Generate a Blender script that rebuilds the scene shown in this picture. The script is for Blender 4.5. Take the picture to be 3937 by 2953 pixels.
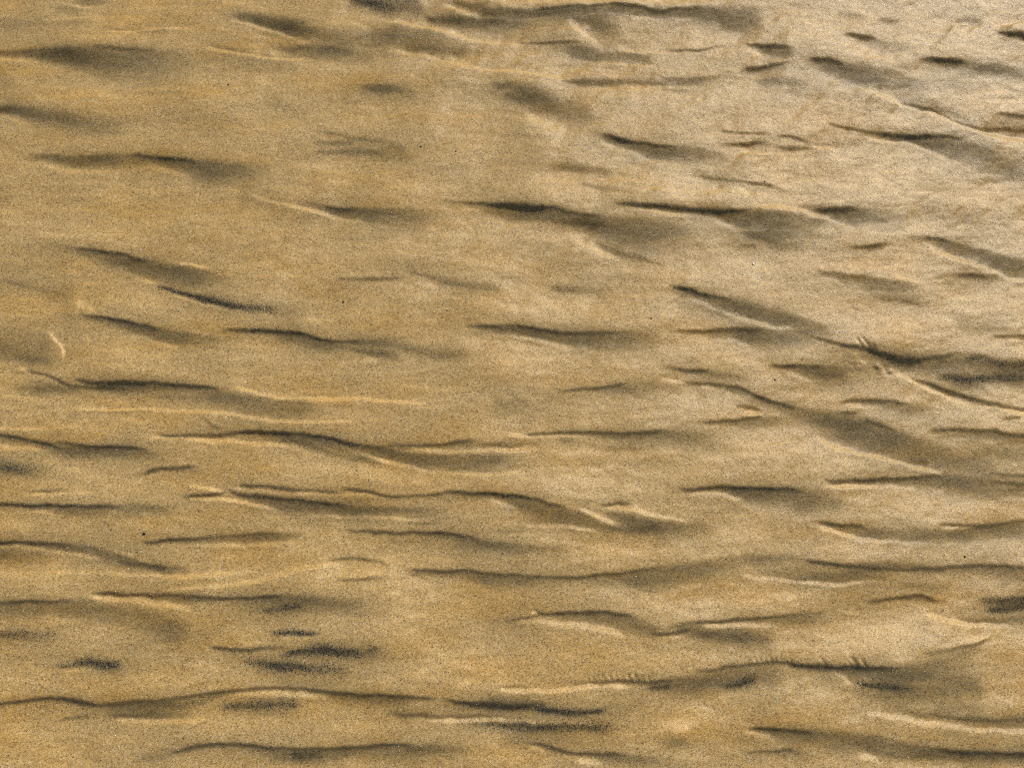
# Wind- and water-worked wet sand seen from standing height, low sun from the upper right.
import bpy, math, random
import numpy as np
from mathutils import Vector

for o in list(bpy.data.objects):
    bpy.data.objects.remove(o, do_unlink=True)
scene = bpy.context.scene
COL = scene.collection

# ------------------------------------------------------------------ camera
CAM_H, TILT = 0.9, math.radians(14)
cam = bpy.data.cameras.new('camera')
cam.sensor_fit = 'HORIZONTAL'
cam.sensor_width = 36.0
cam.lens = 18.0 / 0.65
cam.clip_start = 0.01
cam.clip_end = 1000.0
cam_ob = bpy.data.objects.new('camera', cam)
COL.objects.link(cam_ob)
cam_ob.location = (0.0, -CAM_H * math.tan(TILT), CAM_H)
cam_ob.rotation_euler = (TILT, 0.0, 0.0)
scene.camera = cam_ob

# ------------------------------------------------------------------ sky, sun, exposure
SUN_EL, SUN_AZ = math.radians(33), math.radians(51)      # azimuth from +X towards +Y
world = bpy.data.worlds.new('World')
scene.world = world
world.use_nodes = True
wn = world.node_tree.nodes
wl = world.node_tree.links
wn.clear()
sky = wn.new('ShaderNodeTexSky')
sky.sky_type = 'NISHITA'
sky.sun_disc = False
sky.sun_elevation = SUN_EL
sky.sun_rotation = math.radians(90) - SUN_AZ
bg = wn.new('ShaderNodeBackground')
bg.inputs['Strength'].default_value = 0.05
wo = wn.new('ShaderNodeOutputWorld')
wl.new(sky.outputs['Color'], bg.inputs['Color'])
wl.new(bg.outputs['Background'], wo.inputs['Surface'])

sun = bpy.data.lights.new('sun', 'SUN')
sun.energy = 5.0
sun.angle = math.radians(0.5)
sun.color = (1.0, 0.94, 0.84)
sun_ob = bpy.data.objects.new('sun', sun)
COL.objects.link(sun_ob)
to_sun = Vector((math.cos(SUN_EL) * math.cos(SUN_AZ), math.cos(SUN_EL) * math.sin(SUN_AZ), math.sin(SUN_EL)))
sun_ob.rotation_euler = to_sun.to_track_quat('Z', 'Y').to_euler()
sun_ob.location = (0.6, 0.8, 1.5)

scene.cycles.use_denoising = False        # keep the single grains crisp
scene.cycles.filter_width = 1.15
scene.view_settings.view_transform = 'Standard'
scene.view_settings.look = 'None'
scene.view_settings.exposure = 0.15
scene.view_settings.gamma = 1.0
scene.view_settings.use_curve_mapping = False

# ------------------------------------------------------------------ relief of the sand bed
# Each line is one feature lying on the ground: scarps (s), lee slopes (b), hollows (d),
# sunward rims (l), gullies (t, p), heavy-mineral streaks (m).
# Points are x, y, width in 0.1 mm and steepness in percent.
FEATURES = """
l -6206,5316,20,10 -5989,5249,20,25 -5742,5214,20,35 -5536,5228,20,30 -5371,5295,20,10
d -5892,5306,51,-20 -5735,5295,51,-35 -5546,5306,51,-30 -5393,5336,41,-10
d -6153,5184,40,-20 -5872,5154,50,-30 -5627,5133,40,-10
l -7734,5103,24,0 -7174,5073,24,12 -6827,5073,24,12 -6477,5043,24,15 -6212,4993,24,15 -5784,5013,24,15 -5355,5023,24,5
d -7712,4983,80,0 -7155,4962,80,-10 -6809,4962,80,-10 -6119,4942,70,-12 -5605,4962,60,-15
d -5450,4823,14,-20 -5072,4813,16,-30 -4817,4833,16,-20
l -5324,4773,20,15 -4982,4779,20,30 -4814,4813,20,35 -4562,4853,20,35 -4305,4859,20,25 -4132,4847,20,10
d -4979,4753,16,-20 -4725,4779,16,-25 -4505,4803,16,-20
b -7630,4522,88,0 -7085,4536,88,-70 -6742,4536,88,-70 -6404,4550,137,-70 -5979,4556,196,-65 -5550,4536,312,-45 -5208,4526,389,-35 -4783,4530,408,-30 -4357,4526,389,-20 -3844,4507,350,0
s -5549,4526,12,-20 -5208,4522,14,-30 -4867,4522,14,-30 -4612,4526,12,-15
l -7617,4448,59,0 -7066,4419,58,35 -6724,4419,58,35 -6380,4389,58,30 -6029,4312,78,20 -5680,4234,77,12 -5327,4118,77,0
l -4087,4556,24,10 -3848,4546,27,30 -3588,4497,31,40 -3330,4458,31,45 -3192,4429,23,40 -2920,4429,23,30 -2715,4419,23,20 -2525,4370,23,5
d -4006,4595,20,-30 -3763,4556,24,-40 -3504,4507,24,-45 -3246,4477,20,-30 -3075,4458,16,-10
d -4005,4409,58,-10 -3579,4389,58,-12 -3149,4312,78,-15 -2720,4234,77,-12
d -7484,3699,41,0 -6942,3671,41,-70 -6606,3671,41,-70 -6435,3642,53,-60 -6174,3567,75,-50 -5917,3520,75,-50 -5749,3502,71,-50 -5491,3436,74,-30 -5237,3399,93,-25 -4901,3362,111,-12
l -7465,3595,47,0 -6922,3548,47,30 -6587,3548,47,30 -6330,3502,47,25 -6072,3436,56,10
d -7579,4234,154,0 -7010,4080,153,-20 -6671,4080,153,-20 -6395,3927,152,-10
s -4859,3003,11,-30 -4610,2979,15,-50 -4394,2957,18,-70 -4195,2939,18,-70 -3997,2921,15,-50
b -6204,2994,55,-20 -6009,3003,82,-50 -5812,3003,100,-60 -5598,3003,136,-55 -5350,2994,164,-50 -5105,3003,164,-45 -4859,3003,146,-25 -4611,2985,91,-30 -4394,2957,109,-45 -4163,2939,163,-55 -3948,2921,235,-55 -3734,2912,253,-50 -3503,2894,253,-40 -3239,2867,270,-20 -2959,2848,270,0
l -5989,2867,36,15 -5654,2812,45,20 -5320,2758,36,15 -4757,2830,36,10 -4430,2830,36,30 -4210,2758,36,25 -4007,2686,29,10
l -3754,2596,32,5 -3537,2534,32,20 -3370,2471,32,15
d -3792,5083,44,-15 -3530,5047,50,-45 -3354,5003,56,-60 -3092,4952,76,-65 -2829,4873,84,-60 -2618,4793,75,-50 -2392,4724,79,-35 -2134,4704,79,-30 -1792,4704,89,-25 -1450,4684,89,-20
l -3785,5003,24,20 -3522,4952,24,50 -3347,4912,24,65 -3172,4863,28,60 -2996,4803,30,50 -2820,4733,32,35 -2611,4664,39,20
b -3154,4615,49,-20 -2933,4635,118,-50 -2728,4625,138,-50 -2471,4615,157,-50 -2213,4566,157,-40 -2040,4526,117,-30 -1784,4507,117,-10
d -1532,4605,39,-30 -1276,4585,59,-40 -1071,4566,55,-45 -848,4536,55,-35 -678,4517,49,-25 -490,4507,49,-12
l -1718,4556,27,10 -1444,4507,31,30 -1187,4458,31,30 -1016,4419,31,20 -760,4331,39,15 -504,4253,39,20 -233,4219,27,35 20,4195,27,40 358,4147,27,35 610,4109,27,30 863,4080,19,10
m -2234,5326,51,-50 -1990,5295,61,-60 -1779,5224,77,-60 -1604,5174,81,-50 -1381,5214,101,-35 -1120,5164,81,-20
d -1237,5023,24,-30 -1030,5023,36,-60 -858,5013,56,-65 -685,4993,64,-60 -513,5003,70,-55 -255,5013,70,-50 3,4993,60,-30 282,4983,60,-20
p -1171,5113,16,-40 -1117,5063,16,-50 -1047,5013,16,-50
l -1803,4972,28,10 -1544,4942,28,35 -1285,4912,32,50 -1026,4853,40,50 -767,4773,52,35 -510,4714,40,35 -253,4680,24,45 -65,4664,24,40 191,4668,24,25 362,4668,20,10
d -1968,4803,99,-20 -1538,4773,99,-30 -1194,4724,79,-25 -851,4664,69,-20 -509,4605,79,-15
d -847,5326,24,-40 -777,5306,28,-60 -638,5255,36,-55 -429,5204,61,-50 -256,5143,71,-40
l -984,5265,41,20 -775,5184,48,40 -601,5123,48,40 -428,5063,32,40 -238,5053,16,35 107,5033,14,30 451,5039,16,25 658,5033,24,20
d -2597,3343,19,-20 -2364,3325,19,-35 -2129,3269,18,-35 -1895,3214,18,-30 -1646,3168,29,-25 -1311,3012,55,-15
d -2587,3186,18,-30 -2224,3186,22,-40 -1976,3186,18,-25
d -2546,3058,22,-30 -2217,3058,22,-40 -1889,3067,29,-30 -1557,2994,46,-25 -1228,2976,55,-15
b -2049,4003,96,-15 -1881,4013,96,-50 -1713,4003,115,-55 -1544,3993,95,-50 -1391,3946,95,-30 -1171,3889,114,-10
d -3265,3850,95,-10 -2919,3699,75,-15 -2578,3586,56,-10
d -3475,2383,53,-15 -3150,2365,62,-20 -2744,2330,62,-10
b -497,5164,101,-40 -238,5174,131,-45 280,5174,131,-45 626,5164,141,-45 972,5172,221,-45 1318,5194,141,-50 1577,5184,121,-60 1835,5154,101,-55 2094,5143,121,-35 2354,5168,141,-40 2701,5188,261,-40 3046,5174,321,-30 3391,5164,341,-15
s 280,5174,10,-30 626,5168,10,-30 1318,5200,12,-40 1491,5184,18,-60 1749,5164,18,-60 1886,5127,10,-40 2007,5123,8,-30 2181,5160,10,-40 2355,5172,10,-30 2615,5184,8,-10
l -239,5265,61,15 801,5265,61,20 1840,5255,61,25 2706,5265,61,10
d 968,5003,60,-30 1104,4922,100,-45 1257,4863,99,-40 1481,4902,100,-15
l 693,5003,40,15 862,4863,80,25 997,4763,59,30 1131,4644,49,25 1230,4546,31,20
l 1485,5023,16,15 1830,5017,16,20 2260,5023,16,20 2588,5033,16,15
d 2660,5083,80,-25 2777,5023,100,-35 3031,4962,120,-30 3379,5003,120,-15
s 21,4688,10,-20 277,4672,14,-50 482,4668,16,-60 653,4672,14,-60 841,4664,12,-40 960,4644,10,0
b 277,4654,59,-15 499,4654,79,-20 687,4644,98,-30 789,4625,216,-50 925,4605,216,-50 1044,4566,157,-40 1229,4507,117,-30 1468,4507,117,-25 1722,4487,156,-30 1889,4409,117,-20
l 684,4468,31,25 870,4419,27,35 1090,4380,23,40 1293,4360,23,40 1547,4335,19,40 1800,4316,19,30 1901,4292,19,10
l 1368,4585,20,20 1503,4546,20,30 1673,4530,18,30 1979,4530,16,25 2234,4517,20,20 2490,4526,20,10
s 1981,4562,12,-30 2236,4550,18,-50 2389,4550,18,-55 2579,4585,12,-40 2751,4615,10,-25 2922,4625,10,-15
b 1880,4205,29,-60 1945,4157,39,-50 2046,4138,77,-40 2164,4147,115,-50 2300,4157,135,-50 2468,4147,115,-45 2604,4157,96,-30 2811,4224,97,-30 2948,4253,77,-30
d 577,4070,19,-20 779,4061,31,-50 947,4051,42,-60 1149,4051,42,-55 1368,4061,35,-45 1621,4061,31,-40 1873,4061,27,-40 2127,4070,38,-25
l 945,3974,31,15 1197,3965,27,20 1449,3974,23,20 1786,3993,23,20 2039,3993,19,30 2257,3993,19,30 2461,4022,19,10
d 1902,3946,19,-25 2204,3946,23,-30 2356,3946,23,-20
d -333,4013,23,-20 -232,3993,31,-40 -63,3974,42,-50 105,3917,57,-50 272,3850,72,-50 439,3756,85,-45 604,3661,94,-30 853,3586,112,-20 1101,3492,112,-12
d -197,3869,19,-40 -63,3850,30,-50 104,3803,47,-50 271,3737,57,-45 437,3652,56,-25
s 1095,3297,15,-20 1227,3279,18,-60 1358,3242,22,-80 1522,3195,18,-80 1670,3177,17,-70 1833,3140,15,-60 1980,3122,11,-40 2161,3113,9,-10
b 1029,3306,55,-15 1227,3279,92,-50 1424,3223,147,-55 1620,3177,201,-50 1833,3140,201,-50 2079,3113,183,-40 2325,3104,183,-35 2569,3049,146,-30 2812,2994,145,-15
l 1060,3205,37,20 1224,3159,44,40 1354,3122,44,45 1517,3058,40,35 1710,2966,44,30 1986,2903,36,15
l 104,3586,94,10 435,3455,112,20 766,3362,74,15
d -195,3279,37,-20 20,3297,33,-25 351,3269,33,-10
d 429,2848,27,-30 593,2839,40,-35 789,2821,45,-40 984,2794,45,-40 1163,2767,36,-35 1326,2749,36,-20
d 785,2632,18,-20 914,2587,25,-35 1076,2543,29,-25 1318,2507,28,-20 1561,2489,28,-15
s 2288,2740,13,-30 2466,2700,13,-35 2642,2659,11,-30 2868,2632,11,-35 3109,2587,14,-45 3237,2564,14,-45 3351,2569,9,-20
d 2227,2812,45,-25 2468,2740,54,-20 2791,2686,45,-15
s 2589,3381,9,-20 2719,3343,11,-40 2916,3316,11,-40 3164,3316,9,-30 3344,3292,11,-40
s 2610,3177,11,-20 2823,3162,15,-55 2988,3168,17,-60 3155,3192,15,-50 3321,3205,9,-20
s 3035,4668,14,-50 3135,4635,12,-40 3253,4613,18,-75 3388,4595,18,-70 3540,4576,12,-40 3692,4562,10,-20
b 3186,4635,79,-10 3320,4595,157,-50 3472,4576,176,-60 3624,4556,166,-50 3689,4526,137,-30 3739,4507,98,0
l 3014,4605,39,5 3144,4526,47,15 3342,4438,43,25 3523,4370,31,25 3676,4370,27,15
s 2990,4273,17,-40 3126,4283,23,-65 3263,4296,25,-60 3434,4316,23,-50 3571,4335,16,-35 3691,4354,12,-15
b 2956,4273,97,-30 3211,4283,97,-35 3467,4312,116,-30 3639,4331,116,-15
d 3112,4080,29,-30 3281,4089,48,-45 3447,4061,77,-35 3614,4041,96,-30 3863,4003,115,-20 4110,3946,95,-10
s 3848,4399,12,-40 3983,4389,19,-80 4118,4386,21,-80 4252,4360,18,-70 4384,4331,12,-40
b 3848,4399,78,-20 4049,4370,155,-40 4234,4351,232,-50 4401,4331,309,-50 4569,4312,309,-50 4816,4253,308,-40 5063,4195,250,-35 5310,4138,230,-30 5563,4138,211,-25 5900,4138,230,-20 6316,4099,191,-12
l 3965,4195,58,15 4211,4118,67,30 4405,4041,67,35 4580,3946,57,30 4772,3860,47,30 4933,3803,38,35 5126,3737,34,30 5332,3652,30,30 5507,3586,34,40 5647,3511,41,50 5803,3436,47,60 5958,3362,52,75 6116,3306,59,85 6358,3269,65,95 6540,3251,65,100 6873,3251,65,100 7471,3251,65,0
s 4966,3803,13,-30 5146,3765,17,-45 5306,3708,23,-60 5451,3671,19,-50 5574,3586,19,-40 5727,3492,22,-60 5853,3436,22,-70 6013,3399,19,-50 6213,3408,17,-60 6382,3427,17,-60 6567,3418,15,-50 6900,3418,15,-50 7501,3418,15,0
d 4947,3927,95,-20 5267,3794,95,-25 5579,3624,75,-25 5811,3492,56,-35 6041,3362,41,-40 6287,3343,37,-40 6553,3334,30,-35 6886,3334,30,-35 7486,3334,30,0
s 3970,3539,9,-20 4160,3436,13,-40 4321,3390,17,-55 4483,3353,15,-50 4646,3334,17,-60 4876,3316,20,-90 5073,3303,22,-95 5286,3292,20,-85 5467,3279,15,-70 5695,3255,11,-40 5856,3229,9,-20
b 4629,3325,56,-30 4875,3306,74,-40 5121,3288,111,-45 5285,3279,202,-45 5463,3251,293,-40 5689,3214,329,-35 5926,3140,328,-30 6152,2994,272,-25 6471,2812,216,-20 6800,2812,216,-20 7392,2812,216,0
l 4508,3279,18,30 4668,3236,18,50 4864,3214,18,50 5029,3210,22,50 5188,3168,26,60 5312,3104,29,60 5433,3021,33,40 5570,2939,36,25 5800,2830,43,15
s 3384,3288,13,-40 3548,3269,17,-55 3676,3223,15,-45 3806,3195,11,-30
s 2880,3168,17,-40 2979,3173,17,-45 3129,3186,11,-30
d 3305,3122,17,-40 3534,3100,18,-60 3698,3100,16,-50 3862,3094,16,-40
l 3800,3131,15,40 3996,3118,13,50 4160,3104,13,30
l 2872,3049,26,30 3117,3039,26,35 3363,3021,26,20
s 4329,4793,16,-30 4481,4773,20,-65 4633,4753,22,-70 4768,4737,18,-50 4868,4714,12,-30
b 4463,4767,59,-30 4666,4743,99,-40 4867,4704,177,-35 5117,4644,196,-25 5368,4605,157,-12
s 5308,4399,14,-30 5509,4380,19,-60 5677,4364,25,-90 5845,4354,23,-90 5979,4341,16,-70
b 5308,4399,49,-30 5593,4370,78,-40 5845,4351,107,-50 6098,4341,136,-55 6266,4331,155,-50 6450,4312,174,-40 6701,4273,174,-30 7041,4273,174,-30 7654,4273,174,0
s 6360,4853,12,-50 6438,4803,20,-85 6553,4767,24,-100 6671,4757,26,-100 6774,4737,28,-100 7118,4737,28,-100 7738,4737,28,0
l 6431,4873,16,30 6587,4883,16,50 6748,4922,20,70 6803,4922,20,80 7149,4922,20,80 7771,4922,20,0
l 5816,4893,16,20 5960,4942,18,50 6097,4938,18,35
d 5930,4972,40,-30 6104,4983,60,-35 6279,5003,60,-25
d 4834,5023,24,-25 5071,4983,32,-35 5209,4983,28,-20
l 4484,5133,28,15 4654,5103,24,20 4824,5083,24,10
d 4307,5093,40,-20 4562,5053,40,-25 4731,5023,40,-20
d 6025,5164,12,-30 6130,5168,12,-40 6270,5180,12,-40
d 6404,4013,19,-40 6501,3984,23,-40 6629,3946,19,-30 6967,3946,19,-30 7575,3946,19,0
d 6363,3850,19,-30 6581,3850,19,-30
s 6211,3614,19,-30 6408,3595,19,-55 6592,3582,19,-55 6927,3582,19,-55 7530,3582,19,0
d 3462,2259,21,-20 3705,2277,25,-30 3947,2268,21,-20
d -7279,2547,107,0 -6739,2440,106,-20 -6413,2440,106,-20 -6202,2334,106,-10
s -5410,1733,12,-20 -5152,1708,14,-60 -4989,1673,15,-70 -4778,1639,15,-60 -4614,1597,12,-50 -4403,1554,8,-30
b -5754,1802,52,-10 -5509,1759,86,-25 -5185,1716,103,-40 -4940,1665,153,-50 -4696,1614,204,-50 -4372,1554,237,-48 -4048,1486,236,-45 -3725,1419,185,-35 -3484,1368,151,-20 -3323,1334,134,0
l -4920,1503,24,10 -4671,1402,34,25 -4472,1318,34,30 -4307,1250,27,20
l -4164,1537,15,15 -4003,1512,15,40 -3809,1469,17,35 -3599,1419,20,15
m -4401,1250,10,-30 -4240,1209,13,-60 -4077,1159,17,-70 -3884,1109,23,-75 -3723,1059,30,-75 -3562,1018,33,-75 -3402,976,36,-70 -3244,951,36,-65 -3086,927,36,-60 -2930,927,33,-50 -2772,902,49,-20
l -4200,1134,17,15 -3927,1067,15,25 -3685,993,13,35 -3445,927,13,30 -3287,902,13,10
d -2958,886,82,-20 -2661,869,90,-25 -2426,853,90,-15
d -7063,1334,17,0 -6552,1309,17,-30 -6235,1309,17,-30 -6105,1284,23,-40 -5957,1242,23,-35 -5744,1184,33,-20 -5499,1117,83,-20 -5262,1100,50,-25
d -5476,951,99,-15 -5236,902,66,-20
l -5314,1018,33,15 -5004,919,33,20
s -5232,877,13,-20 -4994,845,16,-50 -4836,820,20,-70 -4676,787,21,-80 -4518,763,16,-70 -4359,730,13,-50 -4199,689,10,-30
b -5296,886,49,-10 -5042,853,66,-35 -4788,812,98,-50 -4597,771,146,-55 -4359,730,178,-55 -4121,681,186,-52 -3884,641,178,-48 -3648,592,145,-35 -3411,544,129,-15
l -4822,706,26,10 -4579,625,29,25 -4339,552,29,30 -4100,479,29,25 -3864,431,29,10
l -3886,657,16,30 -3728,625,16,30 -3570,584,16,10
p -5559,657,15,30 -5506,608,15,60 -5433,527,15,65 -5362,463,14,70 -5330,399,14,70 -5319,319,14,40
d -6914,495,128,0 -6417,495,128,-20 -6107,495,128,-20 -5798,495,144,-20 -5555,415,128,-20 -5390,335,80,-10
s -5831,200,10,-30 -5657,160,11,-70 -5527,113,11,-70 -5383,65,13,-80 -5271,26,13,-70 -5174,-13,13,-60 -5035,-29,16,-60 -4882,-37,17,-60 -4731,-29,16,-40 -4580,-21,13,0
s -5184,57,8,-40 -5060,42,11,-80 -4905,26,13,-90 -4737,18,14,-100 -4508,21,16,-100 -4280,21,16,-100 -4050,5,16,-100 -3850,-10,14,-100 -3666,-26,13,-90 -3512,-42,11,-70 -3404,-60,8,-30
b -5044,34,47,-30 -4811,2,78,-45 -4582,2,94,-50 -4354,2,94,-50 -4048,-13,63,-40 -3819,-21,94,-40 -3588,-45,140,-45 -3357,-76,187,-40 -3124,-138,186,-40 -2817,-185,216,-35 -2512,-216,216,-30 -2208,-232,185,-15
d -5931,-45,25,-20 -5715,-60,34,-35 -5563,-60,39,-45 -5383,-45,39,-50 -5229,-60,34,-40 -5029,-76,31,-25
l -5938,200,19,20 -5717,157,17,35 -5508,81,16,35 -5315,10,13,30 -5234,-21,9,10
d -6911,479,48,0 -6404,415,48,-20 -6094,415,48,-20 -5854,351,48,-30 -5662,303,41,-35 -5487,255,48,-25 -5370,192,48,-15
l -3315,-37,13,20 -3129,-71,14,45 -2959,-112,14,45 -2805,-143,16,40 -2651,-174,16,35 -2423,-182,22,35 -2119,-190,25,30 -1817,-182,25,30 -1589,-198,19,35 -1361,-221,16,45 -1133,-232,14,40 -981,-244,15,20
s -3515,673,8,-30 -3266,660,11,-80 -3173,659,13,-95 -2941,665,15,-100 -2708,660,16,-100 -2521,633,16,-100 -2363,592,15,-100 -2207,557,13,-90 -2082,536,10,-60 -1896,531,10,-50 -1773,531,8,-30
b -3173,657,41,-30 -2941,657,57,-40 -2708,649,113,-50 -2473,608,137,-50 -2238,560,145,-45 -2003,503,128,-35 -1846,447,96,-20 -1691,415,80,0
d -1984,431,32,-20 -1844,407,42,-40 -1689,386,45,-55 -1534,359,48,-55 -1380,335,41,-40 -1272,319,38,-20
d -2004,511,29,-30 -1772,511,32,-40 -1540,503,35,-45 -1385,479,32,-40 -1152,415,40,-35 -920,383,48,-35 -689,359,48,-30 -458,343,48,-15
l -1999,415,29,10 -1764,335,29,15 -1531,271,29,15
s -2219,1334,13,-15 -1967,1326,20,-35 -1730,1321,24,-40 -1526,1326,20,-35 -1259,1368,13,-10
d -1339,1398,13,-20 -1181,1393,15,-35 -1022,1351,20,-40 -863,1309,27,-45 -705,1259,33,-45 -547,1234,40,-40 -311,1209,43,-25 -76,1184,40,-10
l -1208,1259,33,15 -1019,1250,33,20 -861,1200,33,15
l -3368,2461,21,15 -3319,2449,21,20 -3070,2369,21,30 -2741,2290,21,35 -2495,2237,25,40 -2250,2175,25,45 -2038,2123,24,40 -1843,2071,28,30 -1681,2027,28,10
b -2699,2387,53,-15 -2469,2334,71,-20 -2306,2299,97,-50 -2143,2281,132,-55 -1981,2272,175,-55 -1771,2263,210,-50 -1529,2246,210,-40 -1287,2237,245,-30 -963,2211,244,-12
s -2371,2307,12,-20 -2257,2295,14,-50 -2094,2272,14,-55 -1932,2254,18,-40
s -967,2387,11,-10 -708,2364,12,-30 -546,2351,14,-45 -384,2341,18,-60 -223,2325,23,-85 -61,2320,32,-100 101,2299,42,-100 262,2281,35,-100 423,2272,21,-90 552,2254,14,-70 680,2219,12,-50 825,2188,14,-50 985,2167,16,-50 1146,2154,14,-40
b -788,2307,35,-15 -465,2307,35,-20 -222,2307,123,-30 20,2299,141,-40 230,2272,140,-45 423,2254,140,-40 664,2211,140,-40 905,2167,192,-50 1146,2149,278,-50 1386,2132,398,-45 1627,2123,484,-40 1867,2088,449,-35 2105,2036,345,-25 2343,2001,259,-10
l -545,2272,18,15 -351,2263,25,20 -125,2237,21,20 20,2193,18,5
d -464,2272,25,-20 -270,2237,32,-30 -61,2193,25,-35 181,2154,21,-30 422,2123,24,-30 662,2097,24,-40 903,2079,31,-50 1063,2062,35,-50 1223,2036,52,-25
l 659,1914,52,15 896,1793,60,25 1132,1673,60,25 1368,1588,51,15
d 994,1880,17,-40 1135,1776,34,-40 1292,1691,41,-45 1449,1639,34,-45 1606,1588,31,-40 1762,1537,24,-30 1919,1503,20,-15
s 1232,2351,11,-30 1393,2325,16,-60 1553,2299,21,-70 1795,2281,25,-75 2036,2263,28,-75 2277,2246,28,-80 2518,2228,28,-85 2679,2225,23,-85 2839,2219,18,-60 3001,2219,11,-30
b 1232,2343,35,-10 1473,2316,53,-30 1795,2281,79,-45 2116,2254,88,-45 2357,2237,96,-50 2598,2219,140,-50 2807,2211,244,-50 3000,2211,296,-50 3160,2193,313,-50 3339,2175,330,-45 3527,2158,313,-35 3795,2105,260,-15 4035,2088,208,0
l 1392,2290,18,10 1632,2237,21,35 1839,2193,25,50 2031,2167,25,50 2241,2175,25,45 2432,2149,31,40 2589,2088,38,30 2745,2010,38,30 2902,1966,31,20 3139,1923,28,20
d 2788,1949,28,-20 2898,1914,31,-45 3055,1880,43,-45 3210,1811,69,-40 3306,1776,77,-35 3492,1759,69,-20 3679,1708,68,0
s 2775,1759,9,-25 2887,1768,10,-35 3047,1768,10,-25
d 412,1234,23,-25 569,1209,33,-40 757,1192,37,-40 961,1175,37,-30 1118,1184,50,-20 1276,1192,50,0
d -296,1393,20,-20 -60,1351,24,-20 256,1318,34,-10
s 1890,1242,10,-20 1983,1209,20,-80 2108,1192,23,-90 2232,1159,20,-85 2370,1117,17,-80 2525,1084,15,-60 2679,1051,13,-45
b 1952,1217,33,-20 2108,1192,116,-50 2293,1142,182,-50 2525,1084,231,-50 2756,1034,263,-50 2986,968,262,-45 3234,902,261,-45 3518,804,244,-40 3742,706,178,-30 3887,608,113,-20
l 2057,1117,30,25 2210,1059,33,45 2363,993,33,45 2515,927,33,40 2711,836,33,45 2893,771,29,50 3076,722,26,50 3275,689,23,40 3429,673,19,20
s 1878,665,8,-20 2111,665,13,-45 2297,673,15,-50 2500,686,15,-50 2702,693,15,-50 2856,686,11,-40 3041,673,10,-30
b 2033,660,41,-15 2344,670,65,-30 2577,681,97,-45 2732,689,178,-55 2918,681,226,-50 3117,657,210,-40 3348,641,194,-30 3655,608,177,-12
l 2539,584,26,25 2722,536,29,30 2870,455,29,20
s -601,706,10,-15 -415,722,15,-50 -214,722,15,-60 -59,730,15,-60 97,709,16,-65 283,689,16,-65 437,665,15,-65 608,649,15,-60 793,641,11,-50 1025,637,10,-40 1258,637,8,-25 1490,637,6,-10
b -524,714,41,-15 -214,709,65,-40 97,706,106,-50 329,681,130,-50 561,649,137,-50 793,637,162,-50 1025,633,194,-45 1258,633,194,-35 1490,633,210,-25 1799,633,226,-12
l -136,633,23,20 96,592,23,30 328,552,23,40 528,503,26,35 743,463,26,20 1020,431,26,5
d 650,431,40,-15 941,351,48,-20 1093,287,64,-15
s 1750,223,8,-10 1933,200,13,-45 2085,184,22,-70 2237,176,22,-65 2358,152,16,-35
b 2054,184,47,-20 2237,176,63,-35 2465,144,79,-35 2691,105,79,-30 2841,65,79,-12
s 3687,2254,14,-20 3863,2237,21,-50 4042,2249,25,-60 4235,2246,21,-50 4347,2237,14,-20
b 3593,2281,53,-10 3816,2254,88,-35 4026,2254,158,-50 4235,2246,210,-50 4395,2237,210,-40 4666,2211,227,-25 4982,2158,192,-12
l 2976,2237,28,20 3298,2228,32,25 3618,2202,35,25 3933,2123,35,30 4116,2027,35,30 4318,1975,35,20
l 2796,1966,24,10 3033,1914,21,15 3236,1862,21,20
s 4119,1750,12,-30 4246,1745,15,-55 4375,1756,15,-65 4503,1764,12,-60 4664,1780,9,-30
b 4310,1750,51,-35 4454,1756,69,-40 4613,1750,51,-15
l 4179,1716,17,15 4307,1716,17,20 4401,1708,17,10
s 5061,1897,12,-30 5154,1871,16,-55 5280,1854,14,-50 5419,1819,10,-20
b 4791,1906,35,-10 5075,1880,69,-30 5280,1854,138,-45 5495,1793,188,-50 5724,1725,205,-50 5950,1639,221,-45 6271,1537,203,-40 6589,1537,203,-40 7163,1537,203,0
l 5092,1759,51,20 5315,1639,51,35 5542,1563,48,40 5736,1478,41,40 5914,1393,34,35 6061,1326,30,35 6232,1292,27,30 6549,1292,27,30 7119,1292,27,0
s 5360,1385,10,-20 5532,1371,15,-50 5672,1360,15,-55 5827,1343,12,-30
d 5085,1334,20,-25 5275,1343,20,-25 5668,1334,34,-25 5981,1318,34,-20
d 3644,1427,17,-25 3861,1385,24,-50 4016,1360,25,-55 4171,1334,24,-50 4327,1318,17,-35 4562,1304,13,-20
b 3861,1385,50,-10 4093,1343,101,-30 4327,1318,151,-35 4561,1301,184,-35 4715,1267,167,-30 4942,1200,100,-10
l 4612,1334,20,20 4796,1292,20,30 4982,1267,20,20
d 4305,1117,20,-15 4457,1076,27,-35 4610,1042,30,-40 4792,1001,33,-40 4989,951,41,-25
d 5217,902,98,-10 5355,771,82,-20 5574,673,81,-20 5956,641,81,-20
s 5638,584,11,-20 5792,576,13,-45 5947,576,15,-50 6118,568,15,-50 6429,568,15,-50 6989,568,15,0
s 3538,608,10,-20 3687,552,13,-60 3837,503,16,-75 3987,463,21,-85 4123,439,21,-90 4228,415,26,-100 4347,375,35,-100 4465,335,38,-100 4600,306,38,-100 4737,295,32,-95 4877,306,22,-70 5017,322,16,-50 5173,343,14,-40 5301,375,13,-20
t 4103,536,15,-80 4154,439,14,-90
t 4165,540,15,-90 4230,431,14,-90
t 4214,495,14,-90 4275,415,14,-90
t 4269,476,13,-80 4311,399,13,-90
b 4225,383,96,-30 4525,319,127,-40 4752,295,127,-45 4986,319,175,-35 5299,367,207,-35 5526,335,254,-40 5749,287,269,-40 6069,255,269,-40 6378,255,269,-40 6932,255,269,0
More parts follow.
